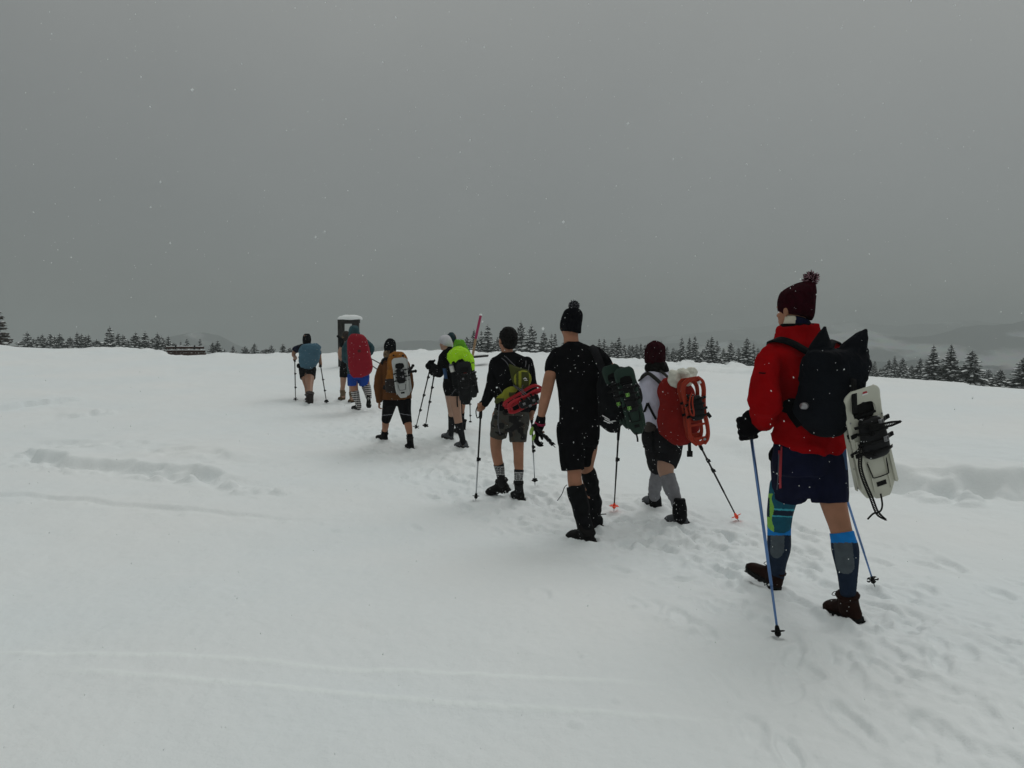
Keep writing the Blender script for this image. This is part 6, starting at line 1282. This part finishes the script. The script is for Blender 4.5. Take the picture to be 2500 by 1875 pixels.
# ================================================================== hiker with the big crimson rain cover
def hiker_teal():
    g = Fig(16.2, 2, .014); HL = gpt(877, 1002); HR = at(899, 968, 15.95)
    root = person(g, HL, 'person in teal hooded jacket, blue shorts and black and white striped socks')
    B = g.body
    B.rings([g.R(851, 898, 912, .12), g.R(850, 898, 880, .11), g.R(848, 898, 850, .12), g.R(850, 893, 835, .10), g.R(858, 880, 824, .07)]); B.tube([g.P(866, 826), g.P(865, 814)], [.06, .055]); add_head(B, g.P(864, 809, .05), 5, -8, .82)
    LL = g.limb([(862, 912, 13), (864, 938, 10), (866, 953, 9), (869, 968, 8), (873, 980, 6), (876, 992, 5.5)], g.Y0, HL.y); LR = g.limb([(888, 912, 13, 0), (892, 935, 10.5, .05), (895, 948, 9.5, .05), (898, 958, 8, -.05), (900, 970, 6, -.18)])
    for L in (LL, LR): B.tube(*L)
    B.tube(*g.limb([(848, 838, 5.5, 0), (842, 856, 5, 0), (842, 874, 4.5, .1), (846, 880, 4, .3)])); open_hand(B, g.P(846, 881, .3), (.1, .5, -.6), (0, 0, -1), .9); B.tube(*g.limb([(895, 838, 5.5, 0), (907, 850, 5, 0), (903, 862, 4.5, .15), (895, 868, 4, .3)])); grip_hand(B, g.P(895, 868, .3), g.P(893, 870, .35), (1, 0, -.5), .9)
    finish_body(g, SKIN)
    TE = mat('teal_shell', (.022, .062, .075), .8, .12, 9, .3, 120, spec=.12)
    s = Sh(); s.rings([g.R(848, 901, 915, .14), g.R(846, 901, 885, .14), g.R(843, 902, 855, .14), g.R(844, 899, 836, .13), g.R(852, 888, 825, .10), g.R(855, 878, 817, .085)])
    s.tube(*g.limb([(849, 837, 7.5, 0), (841, 854, 7, 0), (841, 873, 7, .08), (845, 881, 6, .25)])); s.tube(*g.limb([(894, 836, 8, 0), (907, 849, 7.5, 0), (904, 861, 6.5, .12), (897, 867, 5.5, .26)]))
    me = s.remesh(.013, 3); wrinkle(me, .010, (7, 7, 6), 101); link('jacket', me, TE, root)
    s = Sh(); s.rings([g.R(850, 880, 820, .11), g.R(851, 878, 811, .12), g.R(852, 877, 802, .115), g.R(856, 873, 796, .08)], round1=.01); me = s.remesh(.012, 3); wrinkle(me, .01, (10, 10, 8), 102); link('hood', me, TE, root)
    s = Sh(); s.rings([g.R(848, 902, 925, .13), g.R(848, 901, 905, .14)], k=2); s.tube(*on(LL, [(861, 920, 14), (861, 942, 12)]), flat1=True, k=2); s.tube(*on(LR, [(888, 920, 14), (889, 941, 12)]), flat1=True, k=2); me = s.remesh(.012, 3); wrinkle(me, .008, (8, 8, 4), 103); link('shorts', me, mat('bright_blue_shorts', (.010, .052, .29), .8, .1, 10, .3, 120, spec=.08), root)
    SW = mat('white_sock_yarn', (.48, .47, .46), .95, .05, 20); SB = mat('black_sock_yarn', (.008, .008, .009), .95)
    for L, a, b, tl in ((LL, 955, 992, .1), (LR, 943, 970, .12)):
        s = Sh(); p_, r_ = seg(L, a, b, .012); s.tube(p_, r_, flat0=True); me = s.remesh(.008, 1); paint(me, lambda x, y, c, n: ((((y + (x - 880) * tl * -1) / 4.6) % 1.0) > .5).astype(int)); link('sock', me, [SB, SW], root)
    boot(root, HL, toe_point(HL, 861, 998, .28), at(876, 984, HL.y), .055, BLACK_BOOT, RUBBER, None, 1.1, .013, snow=True)
    T = at(901, 1000, 16.1); boot(root, HR, HR + (T - HR).normalized() * .29, at(900, 963, 16.15), .052, BLACK_BOOT, RUBBER, None, 1.1, .013, snow=True)
    d = -.26; pk = empty('backpack', tuple(g.P(880, 920, d)), 'tall backpack in crimson rain cover above blue shorts', 'backpack', 'backpacks carried by the hikers')
    s = Sh(); s.rings([g.R(862, 884, 921, .08, d), g.R(855, 903, 913, .13, d), g.R(852, 909, 902, .16, d), g.R(850, 909, 888, .17, d), g.R(849, 904, 862, .17, d), g.R(847, 898, 838, .16, d), g.R(850, 894, 825, .14, d), g.R(857, 885, 816, .09, d)], e=2.6, round0=.02, round1=.01); me = s.remesh(.013, 3); wrinkle(me, .012, (5, 5, 4), 104)
    link('rain_cover', me, mat('crimson_rain_cover', (.235, .005, .016), .75, .06, 9, .3, 60, spec=.12), pk)
    s = Sh(); s.ell(g.P(877, 857, d - .185), (.035, 0, 0), (0, .008, 0), (0, 0, .03)); link('cover_emblem', s.mesh(), mat('dark_crimson_print', (.06, .003, .006), .8), pk)
    pole('black walking pole carried level behind the teal hiker, the upper one', g.P(893, 868.5, .35), at(960, 905, 15.9), POLE_BLACK, RUBBER, RUBBER, .011, .12, .03, (.4,), strap=False, group='poles carried level by the teal hiker')
    pole('black walking pole carried level behind the teal hiker, the lower one', g.P(897, 885, .35), at(955, 925, 15.9), POLE_BLACK, RUBBER, RUBBER, .011, .12, .03, (.4,), strap=False, group='poles carried level by the teal hiker')
hiker_teal()

def hiker_barearm():
    g = Fig(17.7, 6, .014); HL = gpt(839, 979); HR = gpt(862, 984)
    root = person(g, HL, 'bare-armed person with tan headband, black shorts and tan boots')
    B = g.body
    B.rings([g.R(832, 862, 895, .11), g.R(834, 862, 870, .10), g.R(833, 864, 850, .11), g.R(838, 862, 842, .08)]); B.tube([g.P(848, 846), g.P(847, 832)], [.056, .053]); add_head(B, g.P(845, 824, .03), 15, -25, .95)
    LL = g.limb([(839, 905, 9), (838, 928, 7.5), (837, 943, 5.8), (836, 952, 5.8), (838, 968, 4.5)], g.Y0, HL.y); LR = g.limb([(856, 905, 9), (857, 928, 7.5), (858, 945, 5.8), (858, 958, 5.5), (860, 974, 4.5)], g.Y0, HR.y)
    for L in (LL, LR): B.tube(*L)
    B.tube(*g.limb([(834, 849, 5.2, 0), (829.5, 858, 4.8, 0), (829, 868, 4.2, 0), (831, 876, 3.6, .1), (836, 880, 3.2, .25)])); open_hand(B, g.P(836, 880, .25), (.2, .6, -.4), (0, 0, -1), .9); B.tube(*g.limb([(862, 849, 5, 0), (866, 865, 4.5, 0), (864, 878, 3.8, .2)])); open_hand(B, g.P(864, 879, .2), (0, .6, -.6), (0, 0, -1), .9)
    finish_body(g, SKIN_PALE)
    hair_cap(root, g, 845, 823, 15, 1.08, mat('dark_brown_hair', (.02, .011, .008), .8, .4, 40, .6, 90), .02, voxel=.011)
    s = Sh(); s.rings([g.R(834.5, 855.5, 828, .105, .02, tilt=3), g.R(834.5, 855, 823.5, .107, .02, tilt=3)], k=2); link('headband', s.remesh(.009, 1), mat('tan_headband', (.22, .13, .06), .9), root)
    s = Sh(); s.rings([g.R(832, 863, 890, .12), g.R(835, 862, 868, .115), g.R(835, 863, 850, .115), g.R(840, 860, 843, .085)]); link('tank_top', s.remesh(.013, 3), BLACK, root)
    s = Sh(); s.rings([g.R(830, 866, 905, .12), g.R(830, 864, 888, .125)], k=2); s.tube(*g.limb([(839, 900, 10, 0), (838.5, 921, 9.3, 0)]), flat1=True, k=2); s.tube(*g.limb([(857, 900, 10, 0), (857, 921, 9, 0)]), flat1=True, k=2); me = s.remesh(.012, 3); wrinkle(me, .008, (8, 8, 5), 111); link('shorts', me, BLACK, root)
    for L, H, T, y in ((LL, HL, (828, 976), 955), (LR, HR, (853, 982), 960)):
        s = Sh(); s.tube(*seg(L, y - 3, y + 8, .010), flat0=True); link('sock', s.remesh(.011, 2), mat('tan_sock', (.14, .10, .06), .95), root); boot(root, H, toe_point(H, T[0], T[1], .26), H + Vector((-.02, .04, .22)), .066, TAN_BOOT, RUBBER, LACE, 1.05, .012, snow=True)
    s = Sh(); s.tube([g.P(825, 821, -.05), g.P(831, 826, -.06), g.P(837, 834, -.05)], [.03, .022, .03]); s.tube([g.P(831, 830, -.05), g.P(834, 845, -.03)], [.05, .04]); me = s.remesh(.011, 2); wrinkle(me, .01, (12, 12, 12), 112); o = link('shoulder_bag', me, BLACK_NYLON); tag(o, 'small black bag on the shoulder of the bare-armed person', 'bag')
hiker_barearm()

# ================================================================== hiker at the head with light blue cover
def hiker_blue():
    g = Fig(18.4, -4, .014); HA = gpt(759, 987); HB = gpt(756, 980)
    root = person(g, HA, 'person in dark cap and navy T-shirt, black shorts and brown boots')
    B = g.body
    B.rings([g.R(733, 768, 900, .12), g.R(733, 773, 870, .11), g.R(731, 775, 852, .11), g.R(738, 764, 842, .08)]); B.tube([g.P(750, 844), g.P(749, 832)], [.06, .055]); add_head(B, g.P(749, 826, .03), -12, 0, .98)
    LA = g.limb([(757, 905, 13), (756, 928, 10.5), (756, 945, 8), (756, 958, 7.5), (757, 972, 5.5)], g.Y0, HA.y); LB = g.limb([(743, 905, 12), (747, 928, 9.5), (750, 945, 7), (752, 958, 7), (753, 968, 5.5)], g.Y0, HB.y + .25)
    for L in (LA, LB): B.tube(*L)
    B.tube(*g.limb([(733, 850, 6, 0), (722, 856, 5.5, 0), (716.5, 866, 4.8, .02), (722, 874, 4, .25), (720, 876, 3.6, .32)])); grip_hand(B, g.P(721, 875, .3), g.P(719.8, 878, .34), (0, 0, 1), 1.0); B.tube(*g.limb([(771, 850, 6, 0), (778, 862, 5.5, .02), (780, 875, 5, .04), (783, 889, 3.8, .1)])); grip_hand(B, g.P(783, 889, .1), g.P(783, 893, .13), (-.15, 0, 1), 1.1)
    finish_body(g, SKIN_DARK)
    s = Sh(); s.rings([g.R(731, 772, 895, .13), g.R(731, 776, 868, .125), g.R(730, 777, 852, .13), g.R(737, 766, 842, .10), g.R(741, 758, 837, .075)]); s.tube(*g.limb([(733, 849, 8.5, 0), (723, 853, 8.5, 0), (719, 857, 8, 0)]), flat1=True); s.tube(*g.limb([(770, 850, 8.5, 0), (777, 860, 7.5, .02), (779, 866, 7, .03)]), flat1=True); me = s.remesh(.013, 3); wrinkle(me, .009, (8, 8, 8), 121); link('t_shirt', me, NAVY, root)
    s = Sh(); s.rings([g.R(729, 771, 905, .13), g.R(731, 770, 888, .13)], k=2); s.tube(*on(LB, [(742, 900, 13), (744, 923, 11.5)]), flat1=True, k=2); s.tube(*on(LA, [(758, 900, 14), (758, 922, 12)]), flat1=True, k=2); me = s.remesh(.013, 3); wrinkle(me, .008, (8, 8, 5), 122); link('shorts', me, BLACK, root)
    BB = mat('dark_brown_boot', (.014, .007, .006), .8, bump=.3)
    boot(root, HA, toe_point(HA, 748, 986, .28), at(757, 958, HA.y), .088, BB, RUBBER, LACE, 1.1, .013, snow=True); HB2 = HB + Vector((0, .25, 0)); boot(root, HB2, toe_point(HB2, 748, 977, .28), at(752, 960, HB2.y), .082, BB, RUBBER, LACE, 1.1, .013)
    h = beanie(root, g, [(739, 759, 838, 0, .02), (738.5, 760, 830, 0, .02), (739, 759, 822, 0, .02), (743, 756, 815, 0, .02)], .105, BLACK_KNIT, .011)
    s = Sh(); s.rings([g.R(739, 759, 842, .09), g.R(740, 758, 834, .10)], k=2); link('neck_scarf', s.remesh(.011, 2), BLACK, root)
    d = -.26; pk = empty('backpack', tuple(g.P(756, 898, d)), 'wide backpack in dusty light blue rain cover, farthest left', 'backpack', 'backpacks carried by the hikers')
    s = Sh(); s.rings([g.R(744, 762, 899, .09, d), g.R(734, 772, 892, .14, d), g.R(731, 778, 878, .17, d), g.R(731, 782, 858, .17, d), g.R(736, 782, 847, .16, d, tilt=1), g.R(745, 775, 840, .11, d)], e=2.8, round0=.02, round1=.01); me = s.remesh(.012, 3); wrinkle(me, .030, (2.2, 2.2, 6), 124); wrinkle(me, .008, (8, 8, 14), 125)
    link('rain_cover', me, mat('dusty_blue_rain_cover', (.055, .125, .175), .75, .06, 9, .3, 60, spec=.15), pk)
    s = Sh(); s.ribbon([g.P(727, 850, -.1), g.P(733, 842, -.2), g.P(742, 841, -.3)], .04, .01, (0, -.7, .6)); s.ell(g.P(729, 893, -.15), (.05, 0, 0), (0, .05, 0), (0, 0, .06)); link('straps', s.mesh(), BLACK_NYLON, pk)
    pole('black walking pole left of the light blue pack cover', g.P(719.6, 874, .34), gpt(721.5, 978), POLE_BLACK, RUBBER, RUBBER, .012, .13, .055, (.3, .62), strap=False, star=True)
    pole('black walking pole right of the light blue pack cover', g.P(782, 888, .12), gpt(797.5, 983), POLE_BLACK, RUBBER, RUBBER, .012, .13, .055, (.3, .58), strap=False)
hiker_blue()

# ================================================================== things standing in the snow
WOOD_D = mat('weathered_dark_wood', (.018, .016, .014), .9, .35, 9, .6, 40)
WOOD_B = mat('brown_bench_wood', (.040, .018, .013), .85, .3, 9, .5, 40)
WOOD_L = mat('raw_pine_wood', (.30, .20, .115), .85, .15, 9, .4, 40)
def board():
    Y = 27.0; m = mpp(Y); r = empty('information_board', tuple(at(851, 906, Y)), 'dark wooden open frame signboard with snow cap behind the crimson pack', 'signboard')
    def P(x, y, d=0): return at(x, y, Y + d)
    def bar(nm, x0, y0, x1, y1, dep=.09, d=0, mt=WOOD_D):
        s = Sh(); c = (P(x0, y0, d) + P(x1, y1, d)) / 2; s.box(c, (abs(x1 - x0) / 2 * m, 0, 0), (0, dep, 0), (0, 0, abs(y1 - y0) / 2 * m)); return link(nm, s.mesh(), mt, r, False)
    bar('post', 826.5, 785, 838, 912); bar('post', 863, 785, 877, 912, .09, .002); bar('top_beam', 826, 780.5, 877.5, 789, .12, .0)
    bar('inner_frame', 838, 788.5, 841, 842, .05); bar('inner_frame', 860, 788.5, 863, 842, .05); bar('inner_frame', 841, 788.8, 860, 790.5, .05); bar('lower_beam', 838, 842, 863, 850, .07)
    s = Sh(); 
    for t in range(4): s.rings([((P(854.5, 781, 0)).lerp(P(854.5, 770, 0), k), (a * m, 0, 0), (0, b, 0)) for k, a, b in ((0.05, 28.5, .20), (.25, 29.5, .22), (.55, 28, .2), (.8, 24, .16), (1.0, 18, .1))], n=24, e=3.5, round1=.015)
    me = s.remesh(.02, 2); wrinkle(me, .02, (3, 3, 3), 5, False); link('snow_cap', me, TSNOW, r)
board()
def marker():
    a = at(1132, 992, 18.2); b = at(1173.5, 770, 18.2); r = empty('marker_pole', tuple(a), 'leaning wooden marker pole with pink top behind the neon pack cover', 'marker pole'); mid = at(1161.2, 827, 18.2); R = 3.1 * mpp(18.2)
    s = Sh(); s.tube([a, mid], [R, R], flat0=True, flat1=True); link('wooden_shaft', s.mesh(), WOOD_L, r)
    s = Sh(); s.tube([mid, b], [R * 1.04, R * 1.0], flat0=True, flat1=True); link('pink_top', s.mesh(), mat('raspberry_pink_paint', (.33, .018, .085), .6, .08, 12), r)
    s = Sh(); s.ell(b + Vector((0, 0, .012)), (R * 1.25, 0, 0), (0, R * 1.25, 0), (0, 0, R * .9)); link('snow_tip', s.mesh(), TSNOW, r)
marker()
def bench():
    Y = 35.0; m = mpp(Y); r = empty('park_bench', tuple(at(455, 864, Y)), 'long wooden bench sunk to its backrest in snow on the skyline', 'bench')
    def plank(x0, x1, y0, y1, d, tl=0):
        s = Sh(); a = at(x0, (y0 + y1) / 2, Y + d); b = at(x1, (y0 + y1) / 2 + tl, Y + d); c = (a + b) / 2; s.box(c, (b - a) / 2, (0, .025, 0), (0, .0, (y1 - y0) / 2 * m)); link('plank', s.mesh(), WOOD_B, r, False)
    plank(405, 498, 846, 851.5, 0, 0); plank(408, 501, 855, 861, -.1, 0); plank(409, 503, 862, 868, -.35, 0)
    for x in (428, 474):
        s = Sh(); s.box(at(x, 858, Y - .06), (.03, 0, 0), (0, .03, -.01), (0.02, 0.04, .27)); link('bench_support', s.mesh(), WOOD_D, r, False)
    s = Sh(); s.ribbon([at(406, 845.6, Y), at(450, 845.4, Y), at(496, 845.6, Y)], .06, .03, (0, 0, 1), 2); s.ribbon([at(409, 854.6, Y - .1), at(450, 854.4, Y - .1), at(500, 854.6, Y - .1)], .06, .03, (0, 0, 1), 2); o = link('snow_strip', s.mesh(), TSNOW, r)
bench()
def sliver():
    Y = 27.0; r = empty('buried_table', tuple(at(1172, 874, Y)), 'dark table top just showing from the snow beside the marker pole', 'table')
    s = Sh(); a, b = at(1153, 872, Y), at(1192, 868.5, Y + .5); s.box((a + b) / 2, (b - a) / 2, (0, .35, 0), (0, 0, .028)); link('table_top', s.mesh(), WOOD_D, r, False)
    s = Sh(); s.rings([((a + b) / 2 + Vector((0, .02, .05 + q)), ((b - a) / 2) * k, (0, .34 * k, 0)) for q, k in ((0, .9), (.02, .86), (.035, .7))], n=16, e=4, k=1); link('snow_load', s.mesh(), TSNOW, r)
sliver()

# flakes that have settled on cloth and packs
def specks(o, n, r, seed=0):
    me = o.data; nv = len(me.vertices); rg = random.Random(seed + nv); sh = Sh()
    for i in range(n * 8):
        v = me.vertices[rg.randrange(nv)]; nn = v.normal
        if nn.y > .1 and nn.z < .3: continue
        q = r * rg.choice((.4, .55, .65, .8, 1.25)) ; c = v.co + nn * q * .2
        sh.ell(c, (q, 0, 0), (0, q * .8, 0), (0, 0, q * rg.uniform(.6, 1.3)), 5, 3); n -= 1
        if n <= 0: break
    m = sh.mesh(); m.materials.append(TSNOW); s_ = bpy.data.objects.new('settled_flakes', m); COL.objects.link(s_); s_.parent = o; s_['kind'] = 'stuff'
for o in list(sc.objects):
    if o.type != 'MESH' or o.parent is None: continue
    nm = o.name.split('.')[0]; k = {'jacket': (26, .0028), 't_shirt': (58, .0036), 'shorts': (34, .0034), 'sack': (44, .0036), 'rain_cover': (40, .0045), 'sweater': (46, .0034), 'hat': (14, .0034), 'shirt': (14, .0034), 'gaiter': (16, .0034), 'boot': (8, .0032), 'binding': (12, .0026), 'sock': (5, .003), 'glove': (6, .003)}.get(nm)
    if k and o.parent.name.split('.')[0] in ('person', 'backpack', 'snowshoe'): specks(o, k[0], k[1] * (1.0 if nm != 't_shirt' else 1.0), len(o.name))

# ================================================================== falling snow
def falling_snow():
    rg = random.Random(12); sh = Sh(); n = 0
    def flake(p, r):
        q = r * rg.uniform(.6, 1.0); b = len(sh.v); a = rg.uniform(0, 3.14); dx, dy = math.cos(a) * r, math.sin(a) * r
        sl = Vector((rg.uniform(-.3, .3), 0, rg.uniform(.6, 1.5))).normalized() * r * rg.uniform(1.0, 1.6)
        for v in ((dx, dy, 0), (-dy * .8, dx * .8, 0), (-dx, -dy, 0), (dy * .8, -dx * .8, 0)): sh.v.append((p.x + v[0] * .8, p.y + v[1] * .8, p.z + v[2]))
        sh.v.append((p.x + sl.x, p.y, p.z + sl.z * .7)); sh.v.append((p.x - sl.x, p.y, p.z - sl.z * .7))
        for i in range(4): sh.f.append((b + i, b + (i + 1) % 4, b + 4)); sh.f.append((b + (i + 1) % 4, b + i, b + 5))
    for i in range(2800):
        Y = 1.6 + 22 * rg.random() ** 1.5; x = rg.uniform(-.95, .95) * Y; z = rg.uniform(-1.2, .75 * Y * .55 + .6); 
        if z + CAM.z < 0.02: continue
        flake(Vector((x, Y, CAM.z + z)), rg.uniform(.0012, .0032) * (1 + .05 * Y))
    for i in range(16):
        Y = rg.uniform(.7, 1.5); flake(Vector((rg.uniform(-.68, .68) * Y, Y, CAM.z + rg.uniform(-.2, .55) * Y)), rg.uniform(.0018, .0028))
    fm = mat('snowflake', (.88, .9, .9), .9, .02); fn_ = fm.node_tree; tr_ = fn_.nodes.new('ShaderNodeBsdfTranslucent'); tr_.inputs[0].default_value = (.9, .92, .92, 1); ms = fn_.nodes.new('ShaderNodeMixShader')
    fn_.links.new(fn_.nodes['Principled BSDF'].outputs[0], ms.inputs[1]); fn_.links.new(tr_.outputs[0], ms.inputs[2]); fn_.links.new(ms.outputs[0], fn_.nodes['Material Output'].inputs['Surface'])
    o = link('falling_snow', sh.mesh(), fm, smooth=False); o['kind'] = 'stuff'
falling_snow()
